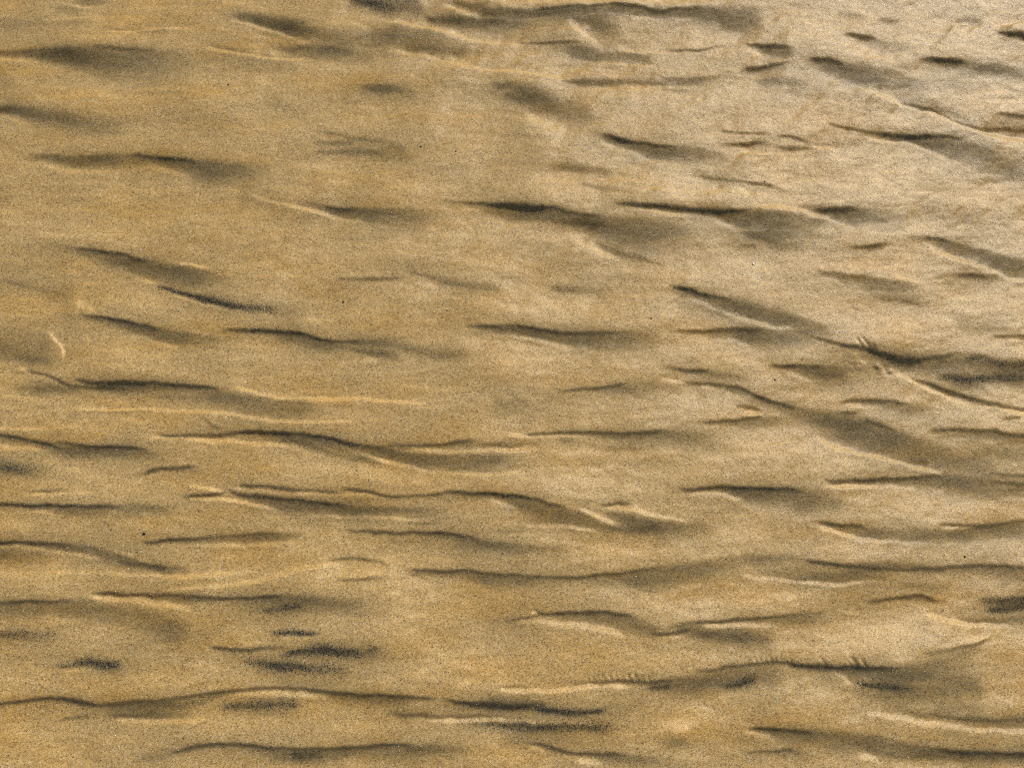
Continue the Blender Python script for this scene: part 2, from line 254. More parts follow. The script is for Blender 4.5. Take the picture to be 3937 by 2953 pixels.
m 5289,287,22,-30 5381,287,25,-45 5475,303,32,-50 5593,271,40,-40 5737,207,32,-40 6064,223,40,-35 6372,223,40,-35 6927,223,40,0
m 4957,97,22,-20 5137,73,35,-55 5318,57,41,-70 5485,49,38,-60 5640,65,31,-40 5868,65,39,-35 6037,49,39,-30 6344,49,39,-30 6896,49,39,0
d 5171,-13,39,-35 5367,-29,39,-40 5621,-60,31,-20
s 4654,113,9,-20 4800,57,14,-50 4917,18,19,-70 5032,-29,22,-85 5148,-76,22,-90 5264,-115,22,-90 5379,-162,22,-90 5548,-216,16,-70 5753,-263,17,-80 5983,-291,14,-60 6287,-291,14,-60 6834,-291,14,0
b 4873,34,63,-30 5089,-60,47,-30 5380,-154,47,-25
l 4355,176,32,20 4577,113,32,30 4763,10,31,40 4935,-76,31,40 5108,-146,34,35 5294,-224,31,30 5439,-270,25,20
s 2983,239,10,-20 3136,234,19,-75 3288,223,21,-80 3442,223,16,-65 3595,223,13,-40 3747,215,10,-20
b 3105,231,40,-20 3288,215,63,-40 3441,215,127,-45 3594,215,190,-50 3746,207,221,-50 3898,192,205,-40 4046,144,158,-15
l 3206,160,25,20 3400,97,32,25 3576,18,31,15
d -4367,-150,12,-20 -4109,-147,16,-35 -3881,-150,14,-30 -3654,-150,12,-20
l -5151,-298,19,20 -4923,-309,15,35 -4621,-309,14,40 -4319,-305,14,40 -4017,-305,15,35 -3713,-318,19,35 -3409,-344,22,35 -3103,-390,22,35 -2859,-426,18,40 -2632,-452,15,45 -2405,-462,15,45 -2104,-462,14,40 -1878,-467,12,30 -1728,-467,12,10
s -4996,-329,8,-20 -4619,-324,8,-30 -4167,-318,8,-25
l -6807,-104,31,0 -6313,-135,31,10 -6008,-135,31,10 -5851,-166,31,15 -5392,-197,31,15
l -6732,-524,12,0 -6247,-536,12,30 -5945,-536,12,30 -5643,-548,11,35 -5343,-543,11,30 -5120,-528,9,15 -4898,-505,9,10
s -6725,-566,15,0 -6237,-597,15,-70 -5935,-597,15,-70 -5781,-627,15,-80 -5627,-654,14,-85 -5473,-680,14,-85 -5318,-718,14,-80 -5222,-763,12,-60 -5159,-793,9,-30
s -5351,-700,8,-30 -5171,-706,11,-50 -4989,-726,14,-80 -4793,-733,14,-90 -4568,-745,14,-95 -4418,-753,14,-90 -4298,-757,12,-70 -4193,-756,9,-30
b -6726,-559,76,0 -6234,-612,76,-30 -5933,-612,76,-30 -5625,-665,61,-35 -5395,-703,91,-40 -5239,-748,120,-50 -5075,-748,120,-50 -4866,-748,120,-50 -4641,-756,113,-50 -4416,-763,120,-50 -4236,-771,120,-45 -4114,-793,105,-20 -3964,-809,90,-10
l -6695,-733,21,0 -6212,-748,21,30 -5911,-748,21,30 -5685,-763,21,35 -5459,-778,21,30 -5274,-824,27,20 -5057,-884,30,15
s -4166,-597,9,-40 -3985,-604,12,-75 -3805,-609,12,-70 -3657,-589,12,-60 -3536,-597,12,-70 -3416,-604,12,-70 -3268,-582,11,-70 -3164,-566,12,-85 -3074,-560,15,-95 -2849,-566,17,-100 -2623,-582,18,-100 -2442,-597,17,-100 -2260,-627,17,-100 -2093,-657,17,-100 -1942,-685,17,-100 -1807,-710,14,-90 -1686,-730,11,-60 -1491,-741,8,-30 -1342,-736,8,-30 -1118,-730,12,-50 -895,-715,14,-60 -671,-691,14,-60 -492,-661,11,-50 -372,-645,8,-20
s -3632,-383,8,-20 -3520,-452,9,-40 -3425,-505,9,-40 -3330,-551,8,-30
l -4280,-650,21,25 -4056,-642,24,40 -3831,-650,27,40 -3530,-665,27,40 -3229,-680,24,40 -3063,-706,21,40 -2838,-715,18,45 -2642,-733,18,35 -2460,-778,24,20 -2277,-846,30,10
b -3163,-566,30,-20 -3073,-569,38,-30 -2847,-578,61,-35 -2621,-597,91,-40 -2395,-620,121,-45 -2168,-657,136,-40 -1941,-695,121,-40 -1745,-733,105,-50 -1565,-748,120,-55 -1385,-786,120,-60 -1189,-824,135,-60 -995,-846,150,-55 -816,-846,164,-50 -519,-846,164,-45 -221,-846,164,-35 77,-854,135,-20
d -2794,-688,14,-35 -2615,-685,15,-55 -2434,-710,21,-50 -2281,-763,30,-45 -2128,-824,24,-40 -1933,-854,24,-30 -1738,-891,24,-40 -1557,-936,27,-40 -1407,-973,21,-20
l -1938,-763,18,30 -1741,-824,24,35 -1560,-884,21,40 -1335,-936,18,40 -1140,-973,15,35 -961,-1025,18,25 -738,-1055,15,30 -515,-1070,13,40 -293,-1065,13,40 -71,-1055,13,35 243,-1048,13,20
b -1192,-741,30,-15 -968,-726,38,-30 -745,-706,60,-40 -551,-680,76,-45 -401,-673,76,-30 -221,-703,60,-10
d -430,-730,15,-30 -206,-730,21,-55 -27,-727,21,-50 168,-710,18,-30 392,-680,21,-10
d 512,-673,24,-20 662,-673,27,-35 751,-688,18,-10
l -1266,-763,15,20 -1041,-786,21,35 -743,-809,24,40 -444,-809,24,40 -146,-793,24,45 152,-786,21,40 316,-771,21,20
l -117,-604,18,25 168,-620,18,40 468,-609,18,40 693,-615,18,35 917,-627,18,20
s 93,-597,9,-30 213,-589,14,-60 393,-582,14,-65 574,-569,12,-60 769,-566,12,-60 994,-569,11,-55 1219,-574,9,-50 1444,-574,9,-50 1669,-566,8,-40 1820,-554,6,-30
b 318,-589,23,-20 694,-574,33,-30 994,-574,61,-40 1219,-574,91,-45 1444,-574,99,-45 1669,-566,106,-45 1864,-559,122,-35 2118,-582,182,-30 2417,-597,182,-12
d 1063,-771,18,-25 1287,-756,21,-30 1511,-763,38,-20
s 475,-80,9,-20 642,-65,13,-40 825,-54,14,-50 1008,-41,14,-50 1160,-18,13,-50 1283,6,11,-40 1405,22,8,-25
b 779,-57,39,-30 1008,-44,55,-40 1160,-22,78,-40 1313,-2,125,-30 1543,22,188,-25 1770,6,156,-20 2074,-10,125,-10
d -284,-244,77,-10 -57,-259,85,-20 245,-275,85,-12
l 1698,85,16,20 1925,45,13,30 2046,37,13,10
l 2166,-2,22,20 2452,-57,22,30 2644,-135,22,20
s 2140,-459,9,-25 2352,-444,12,-50 2534,-426,14,-50 2731,-401,14,-50 2883,-390,11,-40 2989,-386,8,-20
b 2427,-444,38,-25 2624,-421,92,-45 2777,-401,123,-55 2958,-390,107,-45 3110,-383,92,-30 3336,-383,77,0
s 2591,-244,11,-30 2726,-259,14,-60 2860,-290,14,-60 2949,-313,9,-40
l 2660,-344,22,20 2810,-359,25,30 2960,-367,18,30
s 1986,41,8,-30 2228,22,11,-40 2456,9,13,-40 2637,-18,13,-45 2770,-80,14,-60 2872,-135,22,-80 2975,-169,23,-85 3068,-209,19,-75 3196,-250,12,-50 3404,-290,8,-20
b 2228,22,63,-25 2456,6,94,-40 2652,-25,94,-40 2828,-111,93,-40 3049,-197,93,-40 3271,-259,123,-45 3494,-305,184,-45 3717,-336,276,-50 3941,-367,336,-50 4160,-429,365,-45 4377,-505,363,-45 4591,-597,362,-40 4880,-688,330,-35 5158,-839,268,-30 5594,-914,223,-20
l 3481,-597,37,20 3730,-724,26,40 4007,-808,21,45 4286,-874,21,50 4562,-952,21,50 4860,-1043,18,40 4986,-1069,16,10
s 3770,-317,13,-20 3953,-336,13,-50 4056,-352,13,-45
s 4075,-419,13,-30 4253,-470,13,-55 4404,-523,13,-40 4505,-557,11,-20
l 3882,-249,19,30 4117,-276,19,35 4354,-276,22,20
s 3781,-209,14,-20 3967,-195,19,-60 4127,-184,19,-60 4338,-187,16,-65 4495,-201,14,-50 4650,-228,11,-30
b 3967,-195,54,-30 4231,-195,95,-40 4494,-209,135,-40 4753,-249,161,-25 5009,-303,161,-15
s 4794,-552,16,-50 4926,-539,16,-60 5085,-528,19,-70 5240,-539,19,-60 5395,-552,19,-65 5550,-565,19,-70 5703,-597,16,-60 5932,-618,13,-50 6233,-618,13,-50 6776,-618,13,0
b 4846,-552,80,-25 5109,-539,133,-30 5368,-557,106,-35 5625,-592,106,-40 5931,-624,92,-40 6232,-624,92,-40 6775,-624,92,0
d 4594,-900,26,-30 4721,-918,31,-50 4848,-939,26,-35
d 5199,-834,78,-20 5593,-808,52,-20 5894,-861,52,-20 6193,-861,52,-20 6732,-861,52,0
s 5650,-424,13,-20 5782,-419,16,-45 5917,-397,11,-40
l 5666,-317,22,50 5846,-344,21,40 5972,-362,16,30 6275,-362,16,30 6822,-362,16,0
s 3535,-1133,15,-50 3662,-1146,21,-85 3870,-1133,21,-85 4025,-1125,21,-80 4233,-1110,18,-75 4440,-1100,15,-65 4648,-1087,13,-55 4856,-1079,13,-50 5011,-1079,10,-30
b 3870,-1133,46,-30 4181,-1115,77,-40 4440,-1100,103,-45 4700,-1089,116,-45 4959,-1082,206,-50 5163,-1094,218,-50 5417,-1120,205,-40 5849,-1146,179,-35 6146,-1146,179,-35 6681,-1146,179,0
l 3553,-1210,21,30 3862,-1203,21,40 4171,-1203,23,35 4427,-1210,23,25 4709,-1218,26,10
l 4784,-1238,31,10 4885,-1249,36,25 4989,-1238,31,10
s 5427,-1056,10,-30 5631,-1069,10,-40 5859,-1082,10,-40 6157,-1082,10,-40 6692,-1082,10,0
s 5441,-1133,13,-30 5671,-1146,13,-40 5846,-1167,13,-40 6143,-1167,13,-40 6677,-1167,13,0
l 5513,-1346,20,20 5817,-1346,15,25 6113,-1346,15,25 6645,-1346,15,0
s 1862,-1210,9,-50 1920,-1228,18,-75 2038,-1232,18,-80 2186,-1222,15,-80 2334,-1207,16,-80 2452,-1207,19,-85 2599,-1213,16,-85 2746,-1218,13,-80 2922,-1228,13,-75 3114,-1232,12,-60 3334,-1243,9,-40
b 2008,-1232,29,-20 2304,-1210,44,-35 2525,-1213,103,-50 2673,-1218,147,-55 2864,-1225,161,-50 3040,-1232,161,-50 3216,-1240,219,-50 3407,-1254,234,-45 3625,-1284,219,-35 3841,-1328,175,-15
l 1932,-1284,21,20 2153,-1281,21,30 2372,-1298,23,35 2547,-1328,29,35 2705,-1379,29,20
s 3391,-1579,13,-40 3566,-1604,18,-75 3717,-1624,18,-75 3892,-1649,15,-60 4042,-1669,13,-40
b 3416,-1579,38,-20 3616,-1611,63,-40 3817,-1641,112,-45 4017,-1667,150,-50 4270,-1679,162,-45 4573,-1692,149,-40 4827,-1692,149,-45 5082,-1679,149,-45 5342,-1641,150,-40 5777,-1604,200,-35 6070,-1604,200,-35 6599,-1604,200,0
l 3384,-1654,25,20 3607,-1704,25,35 3804,-1766,22,40 4002,-1804,17,45 4252,-1829,15,40 4554,-1841,15,25 4809,-1829,15,5
s 4760,-1616,13,-40 4912,-1624,15,-65 5088,-1634,18,-75 5291,-1639,18,-75 5471,-1626,15,-60 5779,-1591,13,-50 6072,-1591,13,-50 6601,-1591,13,0
l 4781,-1649,13,30 4983,-1662,13,50 5187,-1659,13,40 5289,-1654,13,10
s 3201,-1996,12,-40 3324,-2026,17,-75 3472,-2055,17,-75 3621,-2075,17,-70 3770,-2087,15,-55 4019,-2112,12,-50 4318,-2124,12,-50 4646,-2112,12,-60 4899,-2095,12,-60 5152,-2082,12,-55 5404,-2075,12,-50 5701,-2087,12,-35 5990,-2087,12,-35 6512,-2087,12,0
b 3226,-2001,37,-15 3522,-2063,61,-25 3773,-2063,86,-35 4026,-2050,98,-45 4227,-2050,98,-50 4475,-2075,85,-45 4773,-2099,73,-35 5152,-2082,98,-35 5479,-2075,146,-40 5701,-2087,146,-35 5990,-2087,146,-35 6512,-2087,146,0
b 2525,-1952,98,-40 2776,-1964,98,-35 3077,-1977,74,-25 3276,-2001,61,0
s -4294,-1045,9,-50 -4206,-1037,12,-80 -4119,-1018,12,-85 -4003,-997,12,-85 -3856,-988,10,-80 -3708,-985,9,-60 -3589,-988,7,-30
b -4161,-1040,22,-15 -3795,-1003,45,-20 -3497,-1010,89,-15
m -6655,-958,60,0 -6172,-988,59,-35 -5874,-988,59,-35 -5721,-1018,67,-40 -5496,-1033,59,-25 -5272,-1048,59,0
s -5551,-1257,7,-25 -5316,-1254,10,-45 -5125,-1254,9,-30 -4947,-1262,7,-20
l -5592,-1284,15,20 -5311,-1291,18,35 -5018,-1281,15,35 -4724,-1276,12,25
s -6577,-1395,10,0 -6104,-1398,10,-85 -5809,-1398,10,-85 -5589,-1401,10,-85 -5367,-1409,10,-85 -5146,-1418,10,-85 -4925,-1425,10,-85 -4749,-1427,10,-80 -4559,-1423,10,-70 -4413,-1412,7,-50
b -6577,-1393,17,0 -6104,-1401,17,-20 -5809,-1401,17,-20 -5514,-1408,29,-20 -5248,-1423,87,-40 -5072,-1427,116,-45 -4895,-1430,130,-45 -4705,-1430,116,-40 -4486,-1415,87,-35 -4268,-1401,116,-40 -4047,-1408,131,-35 -3751,-1430,116,-15
l -5578,-1473,17,15 -5325,-1502,20,25 -5127,-1553,20,20
s -3747,-1325,9,-50 -3646,-1313,12,-85 -3500,-1301,13,-90 -3353,-1293,13,-90 -3251,-1288,9,-50
l -3731,-1196,21,20 -3537,-1218,18,40 -3387,-1251,15,60 -3281,-1276,10,60 -3236,-1291,7,30
s -3286,-1225,12,-40 -3179,-1262,15,-70 -3089,-1291,21,-95 -3014,-1298,19,-100 -2793,-1313,18,-100 -2570,-1336,15,-95 -2393,-1357,13,-90 -2215,-1379,12,-80 -2008,-1401,10,-70 -1861,-1412,9,-50
s -3187,-1169,7,-30 -3068,-1184,9,-50 -3023,-1193,13,-75 -2801,-1203,13,-80 -2578,-1218,12,-75 -2400,-1237,10,-60 -2208,-1254,9,-40 -1986,-1273,9,-35 -1838,-1284,7,-15
s -1988,-1225,9,-30 -1766,-1240,13,-65 -1617,-1266,15,-80 -1469,-1301,15,-90 -1350,-1322,13,-80 -1247,-1316,7,-50 -1027,-1306,7,-45 -836,-1295,9,-50 -719,-1281,13,-80 -586,-1276,15,-85 -439,-1276,15,-90 -292,-1281,15,-90 -144,-1288,15,-90 3,-1301,16,-95 150,-1328,16,-95 282,-1345,13,-90 399,-1379,12,-70 531,-1415,9,-50 662,-1444,7,-20
b -1394,-1328,37,-20 -1100,-1313,37,-15 -807,-1298,37,-20 -512,-1284,44,-30 -292,-1288,59,-40 -130,-1298,88,-50 3,-1313,146,-55 150,-1342,204,-55 296,-1372,246,-50 516,-1430,217,-50 735,-1488,173,-40 924,-1546,130,-35 1097,-1618,101,-20
l 678,-1430,15,20 852,-1502,20,40 997,-1568,26,40 1184,-1640,32,30 1329,-1675,32,5
b 970,-1459,29,-30 1115,-1502,72,-40 1261,-1517,115,-45 1479,-1560,158,-50 1696,-1604,158,-45 1987,-1618,143,-35 2278,-1632,143,-20
d 994,-1675,36,-30 1183,-1690,36,-50 1372,-1697,40,-60 1546,-1697,43,-50 1764,-1704,50,-30
s 971,-1418,9,-30 1118,-1408,17,-50 1265,-1401,20,-50 1368,-1398,17,-30
l 971,-1441,13,30 1190,-1452,15,40 1380,-1481,17,35 1554,-1524,20,35 1771,-1568,20,30 2061,-1604,20,20
l -320,-1357,18,20 -144,-1379,20,35 3,-1430,23,35 105,-1488,29,30
b -3087,-1298,37,-20 -3013,-1306,58,-35 -2836,-1320,102,-45 -2643,-1342,131,-45 -2421,-1364,145,-40 -2199,-1386,145,-35 -1978,-1408,131,-45 -1801,-1423,131,-55 -1610,-1430,130,-55 -1390,-1437,130,-50 -1170,-1444,130,-45 -921,-1444,130,-35 -657,-1444,116,-15
l -3729,-1357,18,25 -3466,-1350,15,35 -3245,-1357,15,40 -3007,-1393,17,50 -2857,-1430,17,50 -2708,-1466,17,40 -2588,-1502,14,10
l -2410,-1531,17,20 -2117,-1539,14,35 -1824,-1546,14,40 -1531,-1560,14,40 -1238,-1582,13,40 -946,-1596,12,25
s -1237,-1611,9,-25 -1019,-1611,10,-30 -800,-1606,9,-20
l -3214,-1203,12,30 -3019,-1240,15,35 -2723,-1262,15,35 -2426,-1288,15,35 -2131,-1306,15,35 -1764,-1298,15,35 -1542,-1313,15,45 -1394,-1345,15,40 -1320,-1360,13,10
s -1934,-1687,9,-30 -1744,-1697,10,-55 -1525,-1708,11,-75 -1307,-1719,14,-80 -1088,-1719,13,-80 -870,-1716,14,-80 -725,-1726,16,-85 -622,-1740,14,-80 -506,-1761,10,-55 -360,-1793,9,-30
b -1744,-1704,29,-20 -1379,-1719,36,-25 -1088,-1726,57,-25 -797,-1726,71,-35 -579,-1754,100,-45 -389,-1783,128,-50 -215,-1811,128,-55 -41,-1833,128,-50 148,-1840,128,-40 365,-1861,113,-25 655,-1875,99,-12
d -1448,-1818,26,-15 -1303,-1821,26,-25 -1085,-1826,26,-15
d -649,-1897,42,-10 -504,-1904,42,-20 -287,-1918,42,-10
l 91,-1647,17,15 382,-1654,17,25 673,-1668,17,35 891,-1697,14,40 1036,-1719,14,10
l -288,-1733,17,25 -70,-1726,17,30 238,-1733,17,20
s -200,-1719,10,-25 -26,-1704,11,-35 163,-1697,9,-20
s -4205,-1821,9,-40 -4074,-1821,13,-80 -3930,-1811,14,-90 -3786,-1800,16,-90 -3642,-1790,14,-80 -3513,-1776,11,-50 -3398,-1759,9,-30 -3138,-1740,7,-30 -2849,-1726,7,-30 -2541,-1719,7,-20
b -3930,-1811,28,-20 -3642,-1790,57,-40 -3426,-1769,85,-40 -3210,-1754,100,-45 -2993,-1740,107,-50 -2776,-1730,107,-50 -2540,-1726,100,-40 -2340,-1719,86,-15
l -3636,-1854,20,15 -3345,-1861,20,25 -3055,-1861,20,30 -2767,-1847,20,35 -2534,-1818,20,30 -2365,-1790,20,10
s -6502,-1818,10,0 -6034,-1826,10,-80 -5742,-1826,10,-80 -5523,-1833,10,-80 -5305,-1837,10,-75 -5086,-1847,9,-60 -4941,-1851,7,-40
b -6500,-1826,36,0 -6033,-1833,36,-30 -5741,-1833,36,-30 -5522,-1840,50,-35 -5304,-1844,71,-40 -5086,-1850,99,-45 -4926,-1854,106,-50 -4749,-1875,113,-48 -4570,-1918,113,-48 -4422,-1946,113,-48 -4272,-1989,113,-50 -4123,-2031,98,-50 -3975,-2066,84,-60 -3829,-2087,84,-55 -3684,-2094,84,-40 -3539,-2101,84,-15
d -4479,-2066,14,-30 -4334,-2080,14,-50 -4190,-2080,20,-45 -4043,-2101,20,-65 -3913,-2108,20,-65 -3795,-2129,20,-40
l -6494,-1860,13,0 -6025,-1878,13,45 -5734,-1878,13,45 -5441,-1897,13,50 -5147,-1929,13,50 -4852,-1972,14,45 -4675,-2003,14,30 -4525,-2045,11,10
l -4498,-1918,14,20 -4273,-1982,14,30 -4123,-2031,13,35 -3975,-2066,8,20
d -6484,-1918,57,0 -6011,-1960,56,-25 -5721,-1960,56,-25 -5498,-2003,63,-25 -5131,-2045,56,-12
l -6437,-2184,15,0 -5976,-2172,15,10 -5688,-2172,15,10 -5188,-2160,15,10 -4686,-2167,15,15 -4183,-2192,17,35 -3805,-2209,17,40 -3431,-2197,17,35 -3059,-2160,17,20 -2811,-2124,17,5
l -3917,-2330,14,20 -3542,-2342,14,30 -3171,-2306,14,35 -2934,-2274,19,35 -2689,-2221,17,40 -2443,-2160,17,40 -2245,-2111,17,35 -2072,-2075,15,30 -1821,-2062,15,20
s -2075,-2026,10,-25 -1900,-2006,12,-50 -1698,-2006,15,-60 -1547,-2021,15,-55 -1420,-2050,12,-35 -1318,-2087,10,0
s -1987,-2245,12,-25 -1763,-2233,17,-50 -1589,-2209,17,-45 -1389,-2189,12,-30
b -1887,-2240,48,-30 -1539,-2209,49,-20 -1314,-2184,49,-10
s -1192,-2111,12,-40 -991,-2124,15,-65 -740,-2136,17,-65 -489,-2141,15,-60 -288,-2155,15,-50 -63,-2177,12,-35 235,-2192,12,-30 563,-2204,12,-45 854,-2192,15,-50 1155,-2160,19,-50 1432,-2128,17,-35 1719,-2094,10,-15
b -1191,-2124,73,-35 -815,-2143,68,-35 -564,-2148,73,-30 -363,-2160,121,-50 -138,-2177,133,-50 138,-2192,121,-40 438,-2204,73,-30 813,-2197,61,-35 1064,-2172,121,-45 1316,-2143,194,-50 1568,-2111,219,-45 1821,-2075,219,-40 2200,-2026,171,-30 2581,-1976,123,-20
l 678,-2221,19,10 927,-2240,19,15 1201,-2269,29,30 1300,-2318,29,25
s -6383,-2486,12,0 -5927,-2474,12,-70 -5640,-2474,12,-70 -5344,-2462,12,-70 -5021,-2457,10,-50 -4774,-2453,10,-20
s -4682,-2390,12,-50 -4509,-2385,17,-85 -4309,-2390,17,-85 -4108,-2402,17,-85 -3861,-2390,17,-80 -3661,-2400,17,-75 -3460,-2414,17,-70 -3210,-2426,14,-60 -2962,-2426,17,-60 -2788,-2419,17,-65 -2493,-2402,14,-40
b -4532,-2395,24,-20 -4157,-2409,34,-30 -3858,-2414,53,-40 -3608,-2426,67,-50 -3409,-2431,60,-50 -3160,-2433,38,-35 -2862,-2426,60,-40 -2601,-2395,120,-55 -2302,-2402,148,-60 -2052,-2414,163,-55 -1802,-2438,155,-45 -1542,-2474,143,-15
l -4703,-2426,17,50 -4452,-2438,22,55 -4151,-2462,24,60 -3900,-2491,26,50 -3647,-2534,29,35 -3445,-2570,24,20
l -3278,-2498,24,20 -3033,-2462,19,35 -2835,-2457,19,35 -2685,-2474,19,20
b -6384,-2481,143,0 -5927,-2474,143,-25 -5640,-2474,143,-25 -5269,-2467,167,-35 -5020,-2467,167,-40 -4772,-2467,191,-40 -4519,-2498,190,-35 -4143,-2534,190,-30 -3890,-2582,260,-35 -3684,-2653,259,-35 -3511,-2653,212,-10
m -6322,-2830,33,0 -5868,-2830,33,-45 -5584,-2830,33,-45 -5437,-2830,38,-45 -5214,-2841,47,-30 -4848,-2818,70,-10
d -3869,-2771,94,-15 -3670,-2794,94,-25 -3475,-2771,94,-10
s -3338,-2923,14,-50 -3213,-2947,19,-75 -3040,-2968,21,-80 -2868,-2968,19,-80 -2673,-2954,16,-65 -2456,-2940,12,-40 -2380,-2935,9,-20
m -2694,-2806,14,-30 -2522,-2802,21,-60 -2350,-2806,28,-80 -2177,-2813,23,-70 -2029,-2823,14,-30
l -2569,-2841,19,20 -2346,-2860,19,35 -2150,-2860,16,30
l -2981,-2907,23,10 -2785,-2907,23,20 -2589,-2900,23,10
m -2554,-3040,23,-30 -2385,-3016,32,-70 -2190,-2998,42,-85 -2020,-2982,46,-95 -1847,-3005,42,-80 -1652,-3005,37,-60 -1457,-2982,33,-35 -1310,-2970,28,0
m -2963,-3121,28,-40 -2866,-3114,32,-45 -2718,-3132,41,-65 -2546,-3155,46,-75 -2375,-3167,41,-65 -2178,-3190,41,-50 -1935,-3190,46,-35 -1691,-3201,57,-20
b -2613,-3236,137,-15 -2126,-3259,114,-20 -1760,-3282,114,-10
l -2951,-3144,14,30 -2805,-3144,16,40 -2729,-3178,18,30
m -2809,-2593,24,-30 -2614,-2558,29,-40 -2393,-2534,29,-65 -2243,-2541,21,-40
m -5020,-3162,16,-35 -4804,-3144,21,-35 -4638,-3109,32,-55 -4490,-3121,42,-70 -4341,-3144,46,-65 -4170,-3144,41,-25
l -4917,-3201,18,15 -4603,-3190,21,30 -4404,-3224,21,20
s -6197,-3529,14,0 -5755,-3513,14,-70 -5477,-3513,14,-70 -5286,-3498,16,-80 -5096,-3480,16,-85 -4904,-3468,18,-85 -4758,-3475,23,-85 -4635,-3498,32,-85 -4511,-3525,23,-75 -4412,-3543,16,-60 -4222,-3520,11,-50 -4031,-3498,14,-55 -3792,-3482,14,-50 -3553,-3459,14,-50 -3362,-3432,16,-65 -3171,-3407,18,-75 -2955,-3384,18,-75 -2715,-3368,18,-75 -2426,-3368,16,-70 -2117,-3391,18,-85 -1875,-3407,18,-85 -1622,-3423,16,-75 -1269,-3436,14,-70 -1027,-3452,14,-65 -761,-3464,16,-50
s -761,-3464,16,-60 -567,-3504,20,-90 -422,-3520,29,-100 -277,-3531,36,-100 -60,-3543,41,-100 133,-3536,36,-95 301,-3520,32,-60 446,-3498,23,-20
b -5119,-3486,34,-15 -4806,-3482,56,-35 -4609,-3509,56,-40 -4412,-3543,34,-20 -4221,-3527,101,-40 -3982,-3509,146,-50 -3742,-3498,157,-55 -3502,-3486,135,-50 -3192,-3441,57,-30 -2954,-3400,34,-20 -2593,-3373,27,-20 -2107,-3400,45,-20 -1743,-3423,102,-40 -1380,-3441,102,-45 -1017,-3464,68,-30
l -3191,-3452,18,20 -2830,-3436,20,35 -2468,-3436,23,40 -2104,-3459,23,40 -1909,-3486,27,20
m -3180,-3577,34,-20 -2940,-3565,45,-50 -2700,-3554,49,-55 -2414,-3543,50,-50 -2218,-3554,34,-20
d -4398,-3655,11,-30 -4204,-3666,20,-60 -4012,-3666,20,-55 -3772,-3662,20,-40 -3413,-3655,22,-25
l -4345,-3689,13,30 -4103,-3706,13,50 -3815,-3711,13,50 -3528,-3706,13,35 -3169,-3700,13,15
s -4896,-3700,11,-20 -4755,-3673,11,-45 -4637,-3660,11,-35 -4494,-3655,9,-20
d -1383,-3599,18,-30 -1189,-3639,22,-65 -949,-3648,20,-65 -708,-3662,18,-65 -468,-3666,18,-65 -228,-3662,16,-50 12,-3648,13,-30
l -1140,-3677,13,15 -780,-3693,13,40 -420,-3700,13,60 -180,-3698,13,60 60,-3711,13,55 300,-3715,13,40 659,-3722,13,35 961,-3715,13,15
m 171,-3577,18,-40 387,-3599,22,-80 555,-3610,25,-95 724,-3610,22,-90 892,-3606,18,-70 1061,-3599,18,-30
l -240,-3359,11,30 -94,-3373,14,50 2,-3380,14,60 172,-3391,14,60 365,-3396,16,50 583,-3384,18,45 778,-3355,20,40 972,-3332,23,35 1165,-3350,36,35 1358,-3373,36,20
s -206,-3350,11,-30 12,-3346,11,-40 228,-3339,9,-20
m -659,-3722,18,-15 -299,-3733,22,-40 -132,-3747,27,-45 60,-3751,31,-60 290,-3756,31,-65 529,-3760,36,-60 769,-3767,36,-50 1137,-3767,44,-25
b -189,-3778,133,-15 289,-3800,177,-25 768,-3800,177,-15
d -336,-3486,45,-30 -191,-3498,45,-40 51,-3498,45,-40 292,-3475,45,-25
s -3639,-4010,13,-30 -3523,-3983,20,-65 -3407,-3955,22,-80 -3266,-3933,22,-85 -3124,-3924,18,-85 -2958,-3922,18,-80 -2789,-3937,18,-85 -2598,-3955,15,-75 -2385,-3966,13,-55 -2240,-3964,11,-50 -2026,-3957,11,-60 -1835,-3959,11,-65 -1607,-3950,13,-80 -1465,-3939,18,-90 -1275,-3928,15,-80 -1122,-3922,11,-50 -980,-3917,9,0
b -3592,-4010,55,-30 -3358,-3966,44,-35 -3123,-3933,44,-30 -2837,-3937,66,-30 -2669,-3955,110,-40 -2430,-3972,142,-45 -2192,-3972,142,-50 -1954,-3966,121,-45 -1716,-3959,110,-40 -1479,-3948,132,-35 -1241,-3933,154,-35 -1003,-3922,176,-35 -765,-3911,176,-20
d -3965,-4075,31,-20 -3730,-4054,35,-30 -3544,-4016,31,-20
m -2434,-4043,31,-20 -2268,-4047,35,-45 -2125,-4054,39,-45 -1912,-4032,31,-15
d -940,-3977,44,-15 -773,-3999,44,-30 -416,-3977,55,-20
s 122,-3906,11,-40 241,-3928,15,-70 407,-3959,15,-75 549,-3990,15,-75 715,-4016,15,-65 882,-4021,13,-50 1048,-4016,13,-50 1238,-4032,9,-25
b 288,-3933,33,-20 644,-4010,33,-20 882,-4021,87,-40 1119,-4021,120,-50 1356,-4043,131,-35 1712,-4054,131,-10
l 145,-3933,22,35 288,-3999,22,30 406,-4064,17,10
l 643,-4086,26,20 832,-4108,31,30 997,-4130,26,15
s 213,-2558,10,-30 275,-2562,12,-70 337,-2593,17,-80 473,-2596,17,-80 646,-2582,14,-80 845,-2572,14,-85 1018,-2572,17,-85 1166,-2591,17,-80 1289,-2617,14,-65 1386,-2653,12,-40
s -121,-2676,12,-20 52,-2653,14,-40 200,-2629,14,-40 336,-2610,12,-30
b 349,-2605,33,-20 621,-2593,83,-35 869,-2582,119,-40 1116,-2593,166,-40 1337,-2641,165,-40 1483,-2700,130,-35 1677,-2771,71,-15
l 201,-2582,12,30 238,-2589,14,50 287,-2603,12,30
l 2,-2688,24,20 299,-2688,28,30 545,-2705,33,30 841,-2736,28,30 1086,-2783,28,30 1281,-2830,28,10
